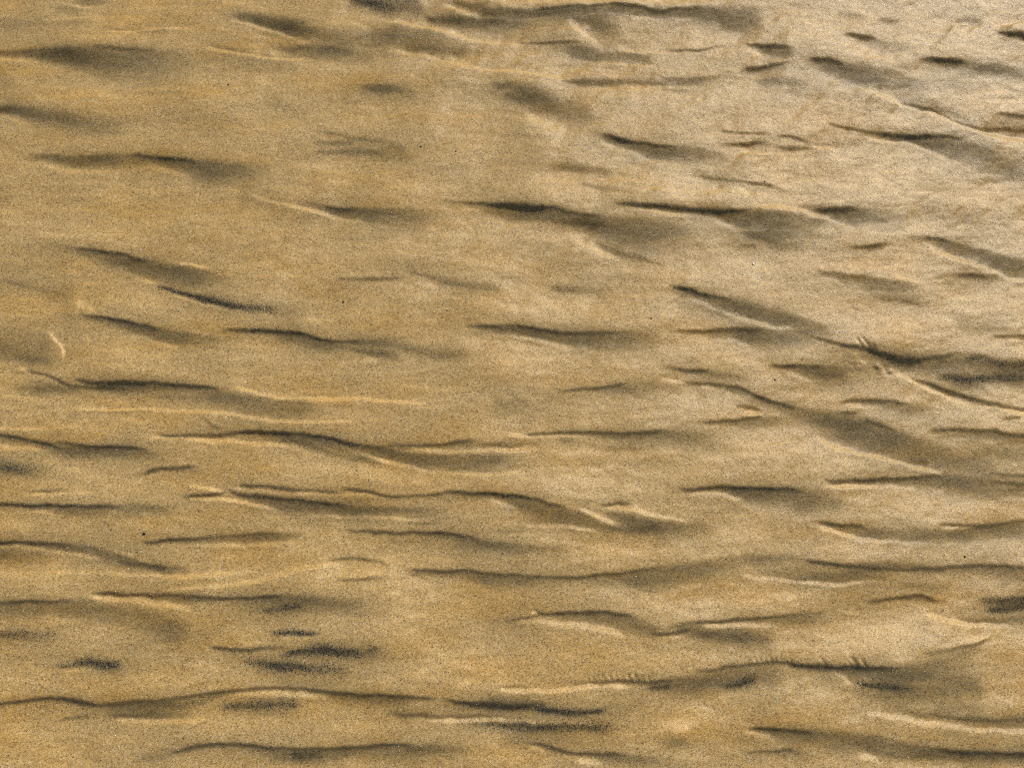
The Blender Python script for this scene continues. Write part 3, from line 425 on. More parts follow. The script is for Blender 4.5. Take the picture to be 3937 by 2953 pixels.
s 1479,-2794,14,-50 1601,-2813,16,-70 1725,-2799,14,-60 1874,-2771,14,-50 1973,-2759,12,-20
l 1526,-2853,19,20 1772,-2837,19,30 1919,-2846,19,20
s 1704,-2719,9,-20 1927,-2700,12,-45 2101,-2684,14,-60 2274,-2676,17,-70 2473,-2658,17,-60 2721,-2646,14,-55 2943,-2629,12,-45 3270,-2586,10,-25 3521,-2558,10,0
b 2274,-2676,28,-20 2647,-2653,59,-35 2942,-2641,95,-40 3269,-2605,130,-35 3521,-2558,119,-20
d 1727,-2759,24,-20 1923,-2783,33,-45 2093,-2818,47,-60 2264,-2837,56,-60 2460,-2846,61,-55 2705,-2860,61,-50 2901,-2865,56,-30
l 2025,-2719,14,30 2222,-2724,17,40 2518,-2728,21,30 2935,-2724,24,20
s 609,-3316,9,-20 827,-3304,11,-40 973,-3300,16,-70 1167,-3295,18,-80 1361,-3295,18,-75 1555,-3295,14,-60 1750,-3286,11,-30
b 1385,-3316,46,-30 1555,-3300,91,-50 1750,-3286,137,-50 1994,-3259,182,-45 2241,-3201,206,-40 2488,-3155,229,-40 2732,-3144,229,-35 2976,-3144,229,-20
m 1431,-3382,14,-30 1479,-3377,18,-60 1625,-3368,18,-45 1747,-3350,18,-20
s 1925,-3190,9,-20 2121,-3178,12,-40 2317,-3148,14,-60 2490,-3125,16,-70 2662,-3107,16,-80 2903,-3107,16,-85 3053,-3121,21,-90 3222,-3139,21,-95 3416,-3151,21,-95 3611,-3151,21,-95 3806,-3151,21,-90 4001,-3151,21,-70 4197,-3144,18,-35
b 2930,-3132,46,-20 3294,-3155,58,-30 3610,-3162,80,-40 3854,-3155,138,-50 4099,-3144,206,-55 4346,-3121,252,-50 4596,-3074,253,-40 4849,-3005,231,-25 5150,-2958,185,0
l 3410,-3213,28,20 3553,-3247,32,35 3620,-3304,37,35 3685,-3373,32,20
m 2230,-3373,18,-30 2328,-3361,20,-50 2438,-3339,32,-60 2553,-3300,41,-55 2677,-3254,37,-35
m 3647,-3270,18,-30 3787,-3327,23,-45 3978,-3355,27,-60 4170,-3368,27,-55 4363,-3373,23,-30
d 4517,-3304,23,-20 4739,-3282,37,-40 4902,-3327,68,-35 5131,-3418,68,-25
b 3646,-3282,227,-20 4124,-3350,249,-30 4608,-3350,294,-30 5093,-3350,226,-20
l 2510,-2160,29,20 2706,-2221,24,25 3004,-2250,17,40 3351,-2282,12,50 3599,-2294,12,55 3851,-2274,12,50 4052,-2260,12,35 4252,-2257,10,10
d 2759,-2184,61,-20 3256,-2221,61,-30 3630,-2233,48,-35 3883,-2209,61,-40 4255,-2233,61,-15
d 4224,-2289,24,-30 4447,-2298,29,-35 4694,-2318,34,-40 4942,-2330,34,-30
s 3880,-2462,12,-40 4055,-2453,14,-75 4232,-2429,14,-75 4384,-2405,17,-85 4533,-2407,19,-90 4655,-2431,19,-80 4747,-2481,14,-50 4792,-2522,12,0
b 4079,-2467,24,-10 4382,-2426,43,-20 4604,-2438,60,-30 4747,-2486,48,-10
m 5124,-2450,24,-30 5245,-2474,33,-50 5420,-2467,38,-55 5644,-2450,34,-50 5931,-2450,34,-50 6447,-2450,34,0
m 5181,-2577,14,-50 5329,-2577,21,-90 5454,-2570,24,-90 5631,-2534,24,-60 5917,-2534,24,-60 6432,-2534,24,0
d 5239,-2515,38,-30 5337,-2522,43,-40 5636,-2498,43,-40 5923,-2498,43,-40 6438,-2498,43,0
d 4848,-2658,12,-30 5019,-2672,19,-55 5189,-2686,21,-60 5387,-2686,24,-50 5610,-2665,28,-45 5895,-2665,28,-45 6408,-2665,28,0
l 4507,-2617,19,40 4627,-2641,19,50 4796,-2672,17,40 4965,-2700,14,40 5135,-2724,12,50 5331,-2728,12,50 5530,-2719,12,30
s 4406,-3028,12,-10 4657,-2982,14,-30 4858,-2940,16,-45 5060,-2900,16,-50 5238,-2860,16,-50 5276,-2851,9,0
l 4662,-2940,33,10 4913,-2900,33,20 5141,-2853,23,30 5228,-2841,14,30
b 4657,-2982,139,-15 5034,-2912,116,-20 5211,-2877,93,-10
d 4140,-3621,18,-20 4331,-3633,22,-35 4568,-3655,22,-45 4804,-3684,20,-55 5043,-3693,20,-55 5451,-3677,22,-55 5728,-3677,22,-55 6226,-3677,22,0
b 4567,-3662,45,-20 5043,-3693,78,-35 5450,-3684,100,-40 5727,-3684,100,-40 6225,-3684,100,0
l 3730,-3633,22,20 4040,-3655,27,25 4322,-3700,31,25 4556,-3744,27,25 4909,-3789,22,25 5267,-3796,18,40 5430,-3807,16,45 5706,-3807,16,45 6203,-3807,16,0
s 2472,-3751,9,-60 2519,-3760,18,-90 2662,-3769,16,-85 2876,-3782,16,-80 3066,-3800,13,-60 3233,-3807,11,-30
b 2518,-3767,31,-30 2757,-3778,89,-40 2995,-3789,155,-40 3235,-3789,177,-45 3473,-3800,199,-50 3732,-3833,176,-50 4014,-3878,154,-40 4293,-3933,132,-40 4646,-3966,110,-40 5000,-3988,109,-45 5400,-3999,109,-45 5675,-3999,109,-45 6168,-3999,109,0
s 4431,-3972,9,-30 4642,-3994,13,-65 4879,-4005,13,-70 5115,-4012,13,-70 5399,-4010,11,-60 5673,-4010,11,-60 6166,-4010,11,0
l 2396,-3811,22,25 2587,-3816,27,35 2727,-3855,35,30 2840,-3933,35,20
s 2381,-4021,11,-20 2572,-4010,15,-45 2740,-3994,18,-50 2931,-3981,20,-45 3049,-3988,13,-20
b 2739,-3999,55,-30 2978,-3988,109,-40 3165,-4021,109,-20
d 3712,-4021,31,-20 3901,-4032,31,-30 4159,-4054,31,-40 4514,-4064,35,-45 4987,-4075,35,-40 5390,-4064,31,-35 5664,-4064,31,-35 6157,-4064,31,0
l 3618,-4010,31,20 3803,-4054,35,35 3892,-4108,31,30
d 1527,-3933,31,-20 1719,-3911,40,-40 1909,-3915,31,-30
l 1486,-3789,44,10 1726,-3767,44,20 1965,-3767,44,15
t 809,-3247,11,-40 837,-3293,11,-50
t 867,-3247,11,-50 891,-3288,11,-60
t 916,-3240,14,-50 949,-3286,14,-70
t 975,-3236,14,-70 1007,-3284,14,-80
t 1052,-3238,14,-60 1080,-3282,14,-70
t 1120,-3250,14,-50 1141,-3282,14,-70
t 1183,-3245,14,-60 1206,-3282,14,-70
t 1257,-3240,14,-70 1282,-3282,14,-80
t 1320,-3231,16,-90 1367,-3286,16,-90
t 1393,-3243,14,-60 1420,-3286,14,-70
t 1460,-3250,11,-40 1483,-3288,11,-50
t 2633,-3068,12,-50 2655,-3102,12,-60
t 2682,-3061,12,-60 2708,-3102,12,-70
t 2736,-3065,12,-60 2757,-3102,12,-70
t 2795,-3056,14,-80 2825,-3107,14,-80
t 2853,-3065,12,-60 2874,-3107,12,-70
t 2911,-3074,12,-60 2932,-3114,12,-70
t 2964,-3079,14,-70 2990,-3118,14,-80
t 3018,-3074,14,-80 3048,-3123,14,-80
t 3084,-3102,9,-40 3101,-3128,9,-50
t 3176,-3109,9,-40 3193,-3135,9,-50
t 3286,-3111,9,-50 3300,-3139,9,-60
t 3359,-3081,16,-90 3407,-3146,16,-90
t 3429,-3116,9,-50 3446,-3144,9,-50
t 3636,-3098,14,-80 3668,-3146,14,-80
t 3683,-3065,19,-100 3745,-3151,18,-100
t 3782,-3084,16,-90 3816,-3151,16,-90
"""
CRUMBS = [(0.414, 0.0254, 0.0027, 0.0006), (0.4046, 0.0334, 0.0034, 0.001), (0.4489, 0.0157, 0.0027, 0.0015), (0.4336, 0.0215, 0.0029, 0.0012), (0.411, 0.0203, 0.0029, 0.0015), (0.4469, 0.0153, 0.0023, 0.0015), (0.4473, 0.0195, 0.0033, 0.001), (0.4342, 0.0189, 0.0022, 0.0011), (0.4385, 0.0137, 0.0031, 0.0016), (0.4343, 0.0101, 0.0032, 0.0011), (0.4378, 0.0126, 0.002, 0.0006), (0.4564, 0.016, 0.0023, 0.0007), (0.42, 0.0236, 0.0027, 0.0005), (0.4391, 0.0089, 0.0025, 0.0016), (0.4128, 0.0262, 0.0019, 0.0009), (0.4316, 0.0202, 0.0021, 0.0016), (0.4512, 0.0136, 0.0027, 0.0012), (0.4336, 0.0147, 0.0023, 0.0013), (0.4104, 0.0199, 0.0025, 0.0005), (0.4254, 0.0258, 0.0027, 0.0006), (0.4362, 0.0174, 0.0028, 0.0013), (0.3945, 0.0234, 0.002, 0.001), (0.4327, 0.0215, 0.0022, 0.0012), (0.4157, 0.0247, 0.0026, 0.0013), (0.4142, 0.0225, 0.0019, 0.001), (0.4363, 0.0199, 0.0031, 0.001), (0.4462, 0.0146, 0.0032, 0.001), (0.4082, 0.0272, 0.003, 0.0014), (0.407, 0.0216, 0.003, 0.0009), (0.4042, 0.0256, 0.0022, 0.001), (0.423, 0.0201, 0.0015, 0.0015), (0.4573, 0.0109, 0.0033, 0.0007), (0.4476, 0.0142, 0.002, 0.0009), (0.4075, 0.0258, 0.003, 0.0005), (0.4546, 0.0059, 0.0032, 0.0011), (0.4035, 0.0338, 0.0028, 0.0011), (0.4293, 0.0219, 0.002, 0.0014), (0.4316, 0.0245, 0.0025, 0.0014), (0.4123, 0.0194, 0.0031, 0.0005), (0.4419, 0.0244, 0.002, 0.0011), (0.4242, 0.0227, 0.0016, 0.0006), (0.4005, 0.0193, 0.0017, 0.0011), (0.4158, 0.0239, 0.0026, 0.0009), (0.4089, 0.0292, 0.0029, 0.0009), (0.4, 0.0282, 0.003, 0.0009), (0.4487, 0.0167, 0.0024, 0.0013), (-0.0057, 0.0692, 0.0018, 0.0004), (-0.0035, 0.0692, 0.0013, 0.0005), (-0.0056, 0.0682, 0.0024, 0.0005), (0.0032, 0.0687, 0.0015, 0.0005), (-0.0113, 0.0686, 0.0021, 0.0007), (0.0013, 0.0694, 0.0022, 0.0006), (-0.0116, 0.0698, 0.0012, 0.0004), (0.0009, 0.0726, 0.0013, 0.0003), (0.0029, 0.0719, 0.0012, 0.0007), (-0.0113, 0.0684, 0.0021, 0.0007), (0.0043, 0.0698, 0.0022, 0.0003), (0.0008, 0.0702, 0.0021, 0.0004), (0.4766, -0.0253, 0.0013, 0.0005), (0.4699, -0.0249, 0.0015, 0.0004), (0.4585, -0.0241, 0.0022, 0.0005), (0.4629, -0.0233, 0.0017, 0.0005), (0.4525, -0.0237, 0.0025, 0.0005), (0.4769, -0.0224, 0.0021, 0.0007), (0.474, -0.0237, 0.0018, 0.0006), (0.4824, -0.0224, 0.0013, 0.0007), (0.4829, -0.0237, 0.0018, 0.0007), (0.4563, -0.0228, 0.0015, 0.0006), (0.0055, -0.2702, 0.0021, 0.0008), (0.0048, -0.2715, 0.0017, 0.0007), (0.0147, -0.2703, 0.0015, 0.0003), (0.0111, -0.2706, 0.0014, 0.0005), (0.0057, -0.2717, 0.0014, 0.0008), (0.0111, -0.2712, 0.0018, 0.0007), (0.0228, -0.2711, 0.0018, 0.0007), (0.024, -0.2706, 0.0022, 0.0008), (0.0107, -0.2702, 0.0015, 0.0007), (0.0178, -0.2722, 0.0023, 0.0004), (-0.3128, 0.4719, 0.0014, 0.0007), (-0.2709, 0.4648, 0.0015, 0.0007), (-0.305, 0.4701, 0.0021, 0.0003), (-0.3183, 0.4655, 0.0016, 0.0005), (-0.2883, 0.4673, 0.0012, 0.0005), (-0.2974, 0.4694, 0.0015, 0.0006), (-0.2653, 0.4705, 0.0019, 0.0004), (-0.3072, 0.4674, 0.0013, 0.0007), (-0.2684, 0.4737, 0.0024, 0.0005), (-0.2764, 0.4664, 0.0016, 0.0006), (-0.2836, 0.4658, 0.0015, 0.0007), (-0.2647, 0.4673, 0.0019, 0.0004), (-0.2939, 0.4709, 0.0021, 0.0006), (-0.2895, 0.4728, 0.002, 0.0006), (-0.3129, 0.4649, 0.0021, 0.0004), (-0.2669, 0.4733, 0.0016, 0.0007), (0.3832, -0.263, 0.002, 0.0005), (0.3736, -0.2613, 0.0013, 0.0007), (0.3886, -0.2629, 0.0022, 0.0005), (0.3719, -0.2622, 0.0023, 0.0003), (0.3801, -0.2616, 0.0022, 0.0005), (0.3742, -0.2623, 0.0019, 0.0007), (0.3747, -0.2642, 0.0013, 0.0004), (0.3663, -0.261, 0.0022, 0.0007), (0.3692, -0.2613, 0.0017, 0.0007), (0.3906, -0.2638, 0.002, 0.0004), (0.3765, -0.2614, 0.0019, 0.0006), (0.3698, -0.2616, 0.0022, 0.0003)]
STEP = 0.00115
X0, X1, Y0, Y1 = -1.10, 1.10, -0.80, 0.95
nx = int(round((X1 - X0) / STEP)) + 1
ny = int(round((Y1 - Y0) / STEP)) + 1
gx = X0 + np.arange(nx) * STEP
gy = Y0 + np.arange(ny) * STEP
rng = np.random.default_rng(11)


def pchip(xk, yk, x):
    h = np.diff(xk)
    d = np.diff(yk) / h
    m = np.zeros_like(yk)
    if len(xk) > 2:
        s = d[:-1] * d[1:] > 0
        w1 = 2 * h[1:] + h[:-1]
        w2 = h[1:] + 2 * h[:-1]
        with np.errstate(all='ignore'):
            hm = (w1 + w2) / (w1 / d[:-1] + w2 / d[1:])
        m[1:-1] = np.where(s, hm, 0)
    m[0], m[-1] = d[0], d[-1]
    i = np.clip(np.searchsorted(xk, x) - 1, 0, len(h) - 1)
    t = (x - xk[i]) / h[i]
    return ((1 + 2 * t) * (1 - t) ** 2 * yk[i] + t * (1 - t) ** 2 * h[i] * m[i]
            + t * t * (3 - 2 * t) * yk[i + 1] + t * t * (t - 1) * h[i] * m[i + 1])


def smooth(a, b, x):
    t = np.clip((x - a) / (b - a), 0, 1)
    return t * t * (3 - 2 * t)


def gaussian_blur(f, sx, sy=None):
    sy = sx if sy is None else sy
    kx = np.fft.rfftfreq(f.shape[1], STEP) * 2 * math.pi
    ky = np.fft.fftfreq(f.shape[0], STEP) * 2 * math.pi
    F = np.fft.rfft2(f)
    F *= np.exp(-0.5 * ((kx[None, :] * sx) ** 2 + (ky[:, None] * sy) ** 2))
    return np.fft.irfft2(F, s=f.shape)


def unit_noise(sx, sy=None):
    n = gaussian_blur(rng.standard_normal((ny, nx)), sx, sy)
    return n / n.std()


# slow wander so that traced edges are never perfectly smooth
jit = (unit_noise(0.006, 0.004) * 0.0005 + unit_noise(0.0022) * 0.00028)


def lay(field, mineral, fine_shade, kind, P, wob=True):
    P = np.asarray(P, float)
    if kind in 'tp':
        for (xa, ya, ra, aa), (xb, yb, rb, ab) in zip(P[:-1], P[1:]):
            r = max(ra, rb) * 3.5
            i0, i1 = np.searchsorted(gx, [min(xa, xb) - r, max(xa, xb) + r])
            j0, j1 = np.searchsorted(gy, [min(ya, yb) - r, max(ya, yb) + r])
            X, Y = np.meshgrid(gx[i0:i1], gy[j0:j1])
            dx, dy = xb - xa, yb - ya
            L = math.hypot(dx, dy)
            t = np.clip(((X - xa) * dx + (Y - ya) * dy) / L ** 2, 0, 1)
            off = ((X - xa) * dy - (Y - ya) * dx) / L      # + to the left of travel (down-right: below-left)
            d = np.hypot(X - xa - t * dx, Y - ya - t * dy)
            rr = (ra + (rb - ra) * t) * 0.75
            a = aa + (ab - aa) * t
            if kind == 'p':
                field[j0:j1, i0:i1] += a * np.exp(-0.5 * (d / rr) ** 2) * 0.4
            else:
                side = np.where(off < 0, 1.0, 0.0)
                g = np.exp(-0.5 * (d / rr) ** 2)
                d2 = np.hypot(X - xa - t * dx + 1.9 * rr, Y - ya - t * dy + 0.6 * rr)
                g2 = np.exp(-0.5 * (d2 / rr) ** 2)
                field[j0:j1, i0:i1] += 0.85 * a * g - 0.5 * a * g2
        return
    P = P[np.argsort(P[:, 0], kind='stable')]
    keep = np.concatenate([[True], np.diff(P[:, 0]) > 1e-4])
    P = P[keep]
    i0, i1 = np.searchsorted(gx, [P[0, 0], P[-1, 0]])
    if i1 - i0 < 3:
        return
    x = gx[i0:i1]
    yc = pchip(P[:, 0], P[:, 1], x)
    w = np.interp(x, P[:, 0], P[:, 2])
    a = np.interp(x, P[:, 0], P[:, 3])
    end = min(0.014, 0.22 * (P[-1, 0] - P[0, 0]))
    a = a * smooth(P[0, 0], P[0, 0] + end, x) * smooth(P[-1, 0], P[-1, 0] - end, x)
    reach = w.max() * 3.2 + 0.006
    j0, j1 = np.searchsorted(gy, [yc.min() - reach, yc.max() + reach])
    d = yc[None, :] - gy[j0:j1, None]                      # + is down-slope of the line
    if wob:
        d = d + jit[j0:j1, i0:i1]
    if kind == 'b':
        e = np.clip(0.16 * w, 0.0014, 0.005)
        t = d / w
        p = smooth(-1, 1, d / e) * (1 - smooth(0.25, 1.35, t))
        if fine_shade is not None:                               # lee shade also painted into the colour, as finer, darker sand
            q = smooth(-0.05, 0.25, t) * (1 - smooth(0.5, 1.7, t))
            fine_shade[j0:j1, i0:i1] = np.maximum(fine_shade[j0:j1, i0:i1], q * np.minimum(1, -1.9 * a))
    elif kind == 's':
        sg = np.maximum(w * 0.62, 0.00105)
        w = np.maximum(w, 0.0018)
        t = (d - 0.45 * w) / np.where(d < 0.45 * w, sg, sg * 1.35)
        p = np.exp(-0.5 * t * t)
    else:
        if kind == 'l':
            w, a = np.maximum(w, 0.0014), a * 0.85
        p = np.exp(-0.5 * (d / (w * 0.85)) ** 2)
        if kind in 'dm' and fine_shade is not None:  # hollows and streaks get the same painted shade, wider than the stroke
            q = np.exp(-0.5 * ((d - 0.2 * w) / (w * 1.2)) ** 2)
            fine_shade[j0:j1, i0:i1] = np.maximum(fine_shade[j0:j1, i0:i1], q * np.minimum(1, -1.7 * a))
    if kind == 'm':
        mineral[j0:j1, i0:i1] += -a * p * 0.9
        field[j0:j1, i0:i1] += 0.85 * a * p
    else:
        field[j0:j1, i0:i1] += a * p * {'b': 0.62, 'd': 0.72, 's': 1.35, 'l': 1.0}[kind]


G = np.zeros((ny, nx))
M = np.zeros((ny, nx))
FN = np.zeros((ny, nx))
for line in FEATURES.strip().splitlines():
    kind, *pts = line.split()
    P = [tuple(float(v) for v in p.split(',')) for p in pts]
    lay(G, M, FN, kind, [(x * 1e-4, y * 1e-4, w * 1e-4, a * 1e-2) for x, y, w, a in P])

# the same kind of ripples carries on round the traced patch
GO = np.zeros((ny, nx))
random.seed(5)
for _ in range(420):
    xc, yc = random.uniform(X0, X1), random.uniform(Y0, Y1)
    ln, w, a = random.uniform(0.08, 0.34), random.uniform(0.006, 0.03), random.uniform(0.25, 0.55)
    sl, cv = random.uniform(-0.28, 0.06), random.uniform(-0.25, 0.25)
    pts = []
    for k in range(7):
        u = k / 6 - 0.5
        pts.append((xc + u * ln, yc + sl * u * ln + cv * u * u * ln + random.uniform(-0.0015, 0.0015),
                    w * (0.35 + 0.9 * k / 6), -a * math.sin(math.pi * (k + 0.6) / 7)))
    lay(GO, None, None, 'b', pts)
    if random.random() < 0.6:
        lay(GO, None, None, 's', [(p[0], p[1], 0.0024, p[3] * 1.3) for p in pts[:5]])
    if random.random() < 0.6:
        lay(GO, None, None, 'l', [(p[0], p[1] - p[2] * 1.05, 0.005, -p[3] * 0.7) for p in pts])
YY = gy[:, None]
XX = np.abs(gx)[None, :]
half = 0.612 + (YY - 0.0) * 0.155                           # half width of the traced patch at this y
outside = np.maximum(XX - half, np.maximum(YY - 0.535, -0.42 - YY))
G += GO * smooth(0.0, 0.03, outside)

# fine anisotropic wrinkling of the surface
wet = smooth(0.05, 0.75, (gx[None, :] * 0.75 + YY * 0.85))   # coarser, wetter grain towards the upper right
G += unit_noise(0.010, 0.0022) * 0.024 + unit_noise(0.004, 0.0014) * (0.02 + 0.02 * wet)
G += unit_noise(0.03, 0.012) * 0.03

# soft tails spreading off every lee slope
neg = np.minimum(G, 0)
G += 0.7 * gaussian_blur(neg, 0.024, 0.008) - 0.20 * neg * (neg > -0.45)
G -= G.mean() * 0.5
# how bright each slope should look against level sand -> slope along the light (Lambert, low sun)
G = np.where(G < 0, -0.85 * np.tanh(-0.85 * G / 0.85), 0.42 * np.tanh(1.0 * G / 0.42))
cot = 1.0 / math.tan(SUN_EL)
sl = np.linspace(-0.75, cot * math.sin(SUN_AZ) ** 2, 400)
lit = np.maximum(0, 1 + sl * cot) / np.sqrt(1 + (sl / math.sin(SUN_AZ)) ** 2)
lit = lit + 0.02 * sl
S = np.interp(((1 + G) ** 2.2 - 0.08) / 0.92, lit, sl)
edge = smooth(0, 0.06, gx - X0)[None, :] * smooth(0, 0.06, X1 - gx)[None, :] * smooth(0, 0.06, gy - Y0)[:, None] * smooth(0, 0.06, Y1 - gy)[:, None]
S = (S - (S * edge).sum() / edge.sum()) * edge
# relief whose slope along the light equals S (short wavelengths only)
kx = np.fft.rfftfreq(nx, STEP) * 2 * math.pi
ky = np.fft.fftfreq(ny, STEP) * 2 * math.pi
lx, ly = math.cos(SUN_AZ), math.sin(SUN_AZ)
kl = kx[None, :] * lx + ky[:, None] * ly
k2 = kx[None, :] ** 2 + ky[:, None] ** 2
kc = 2 * math.pi / 0.55
F = np.fft.rfft2(S)
H = np.fft.irfft2(F * (1j * kl) / (kl ** 2 + kc ** 2 + 0.02 * k2), s=(ny, nx))
for (cx, cy, r, hgt) in CRUMBS:
    i0, i1 = np.searchsorted(gx, [cx - 3 * r, cx + 3 * r])
    j0, j1 = np.searchsorted(gy, [cy - 3 * r, cy + 3 * r])
    X, Y = np.meshgrid(gx[i0:i1] - cx, gy[j0:j1] - cy)
    H[j0:j1, i0:i1] += 0.4 * hgt * np.exp(-0.5 * ((X / r) ** 2 + (Y / (r * 0.8)) ** 2) ** 1.3)
FN = np.clip((0.35 * gaussian_blur(FN, 0.0022, 0.0010) + 0.95 * gaussian_blur(FN, 0.028, 0.010)) * (1 + 0.22 * unit_noise(0.012, 0.003) + 0.12 * unit_noise(0.003, 0.0012)), 0, 1)  # painted shade of the fine sand blurred out into soft tails
# single grains standing proud
grain = rng.standard_normal((ny, nx))
grain2 = unit_noise(0.0011)
grain3 = unit_noise(0.0024, 0.0018)
H += (grain * 0.00007 + grain2 * 0.00004) * (0.9 + 0.5 * wet) * (1 - 0.45 * FN) + grain3 * 0.00004
M = np.clip(M * (1 + 0.25 * unit_noise(0.004, 0.0016)), 0, 1)


# ------------------------------------------------------------------ ground sheet
def lines(a, b, lo, hi, far):
    core = np.arange(a, b + STEP * 0.5, STEP)
    outl, outr = [], []
    s, p = STEP, b
    while p < far:
        s *= 1.045 if p < hi else 1.35
        p += s
        outr.append(p)
    s, p = STEP, a
    while p > -far:
        s *= 1.045 if p > lo else 1.35
        p -= s
        outl.append(p)
    return np.concatenate([np.array(outl[::-1]), core, np.array(outr)])


mx = lines(-0.705, 0.705, X0, X1, 150.0)
my = lines(-0.428, 0.545, Y0, Y1, 150.0)


def sample(field, xs, ys):
    fx = np.clip((xs - X0) / STEP, 0, nx - 1.001)
    fy = np.clip((ys - Y0) / STEP, 0, ny - 1.001)
    ix, iy = fx.astype(int), fy.astype(int)
    tx, ty = (fx - ix), (fy - iy)
    return (field[iy, ix] * (1 - tx) * (1 - ty) + field[iy, ix + 1] * tx * (1 - ty)
            + field[iy + 1, ix] * (1 - tx) * ty + field[iy + 1, ix + 1] * tx * ty)


VX, VY = np.meshgrid(mx, my)
inside = (VX > X0) & (VX < X1) & (VY > Y0) & (VY < Y1)
VZ = np.where(inside, sample(H, VX, VY), 0.0)
fade = smooth(0, 0.08, np.minimum(np.minimum(VX - X0, X1 - VX), np.minimum(VY - Y0, Y1 - VY)))
VZ = VZ * fade
rr = np.hypot(VX, VY)
VZ += smooth(1.5, 12, rr) * (0.05 * np.sin(VX * 0.7 + 0.4 * np.sin(VY * 0.9)) + 0.04 * np.sin(VY * 1.1 + 0.3 * VX))
VM = np.where(inside, sample(M, VX, VY), 0.0)
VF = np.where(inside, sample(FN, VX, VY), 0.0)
NXm, NYm = len(mx), len(my)
verts = np.stack([VX.ravel(), VY.ravel(), VZ.ravel()], 1).astype(np.float32)
idx = np.arange(NXm * NYm).reshape(NYm, NXm)
quads = np.stack([idx[:-1, :-1], idx[:-1, 1:], idx[1:, 1:], idx[1:, :-1]], -1).reshape(-1, 4).astype(np.int32)
me = bpy.data.meshes.new('sand_ground')
me.vertices.add(len(verts))
me.vertices.foreach_set('co', verts.ravel())
me.loops.add(quads.size)
me.loops.foreach_set('vertex_index', quads.ravel())
me.polygons.add(len(quads))
me.polygons.foreach_set('loop_start', np.arange(0, quads.size, 4, dtype=np.int32))
me.polygons.foreach_set('use_smooth', np.ones(len(quads), dtype=bool))
me.update(calc_edges=True)
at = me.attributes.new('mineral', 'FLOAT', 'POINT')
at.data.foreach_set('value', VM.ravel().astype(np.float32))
at = me.attributes.new('fine_sand_shade', 'FLOAT', 'POINT')
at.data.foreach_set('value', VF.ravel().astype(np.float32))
ground = bpy.data.objects.new('sand_ground', me)
COL.objects.link(ground)
ground['kind'] = 'structure'


# ------------------------------------------------------------------ materials
def new_mat(name):
    m = bpy.data.materials.new(name)
    m.use_nodes = True
    nt = m.node_tree
    nt.nodes.clear()
    out = nt.nodes.new('ShaderNodeOutputMaterial')
    b = nt.nodes.new('ShaderNodeBsdfPrincipled')
    nt.links.new(b.outputs['BSDF'], out.inputs['Surface'])
    return m, nt, b


def ramp(nt, stops, mode='CONSTANT'):
    r = nt.nodes.new('ShaderNodeValToRGB')
    r.color_ramp.interpolation = mode
    els = r.color_ramp.elements
    els[0].position, els[0].color = stops[0][0], (*stops[0][1], 1)
    els[1].position, els[1].color = stops[1][0], (*stops[1][1], 1)
    for p, c in stops[2:]:
        e = els.new(p)
        e.color = (*c, 1)
    return r


def mix(nt, kind, fac, a, b):
    n = nt.nodes.new('ShaderNodeMix')
    n.data_type = 'RGBA'
    n.blend_type = kind
    for sock, v in ((n.inputs['Factor'], fac), (n.inputs['A'], a), (n.inputs['B'], b)):
        if hasattr(v, 'is_linked') or isinstance(v, bpy.types.NodeSocket):
            nt.links.new(v, sock)
        elif isinstance(v, tuple):
            sock.default_value = (*v, 1)
        else:
            sock.default_value = v
    return n.outputs['Result']


def math_node(nt, op, a, b=0.0, clamp=False):
    n = nt.nodes.new('ShaderNodeMath')
    n.operation = op
    n.use_clamp = clamp
    for i, v in enumerate((a, b)):
        if isinstance(v, bpy.types.NodeSocket):
            nt.links.new(v, n.inputs[i])
        else:
            n.inputs[i].default_value = v
    return n.outputs[0]


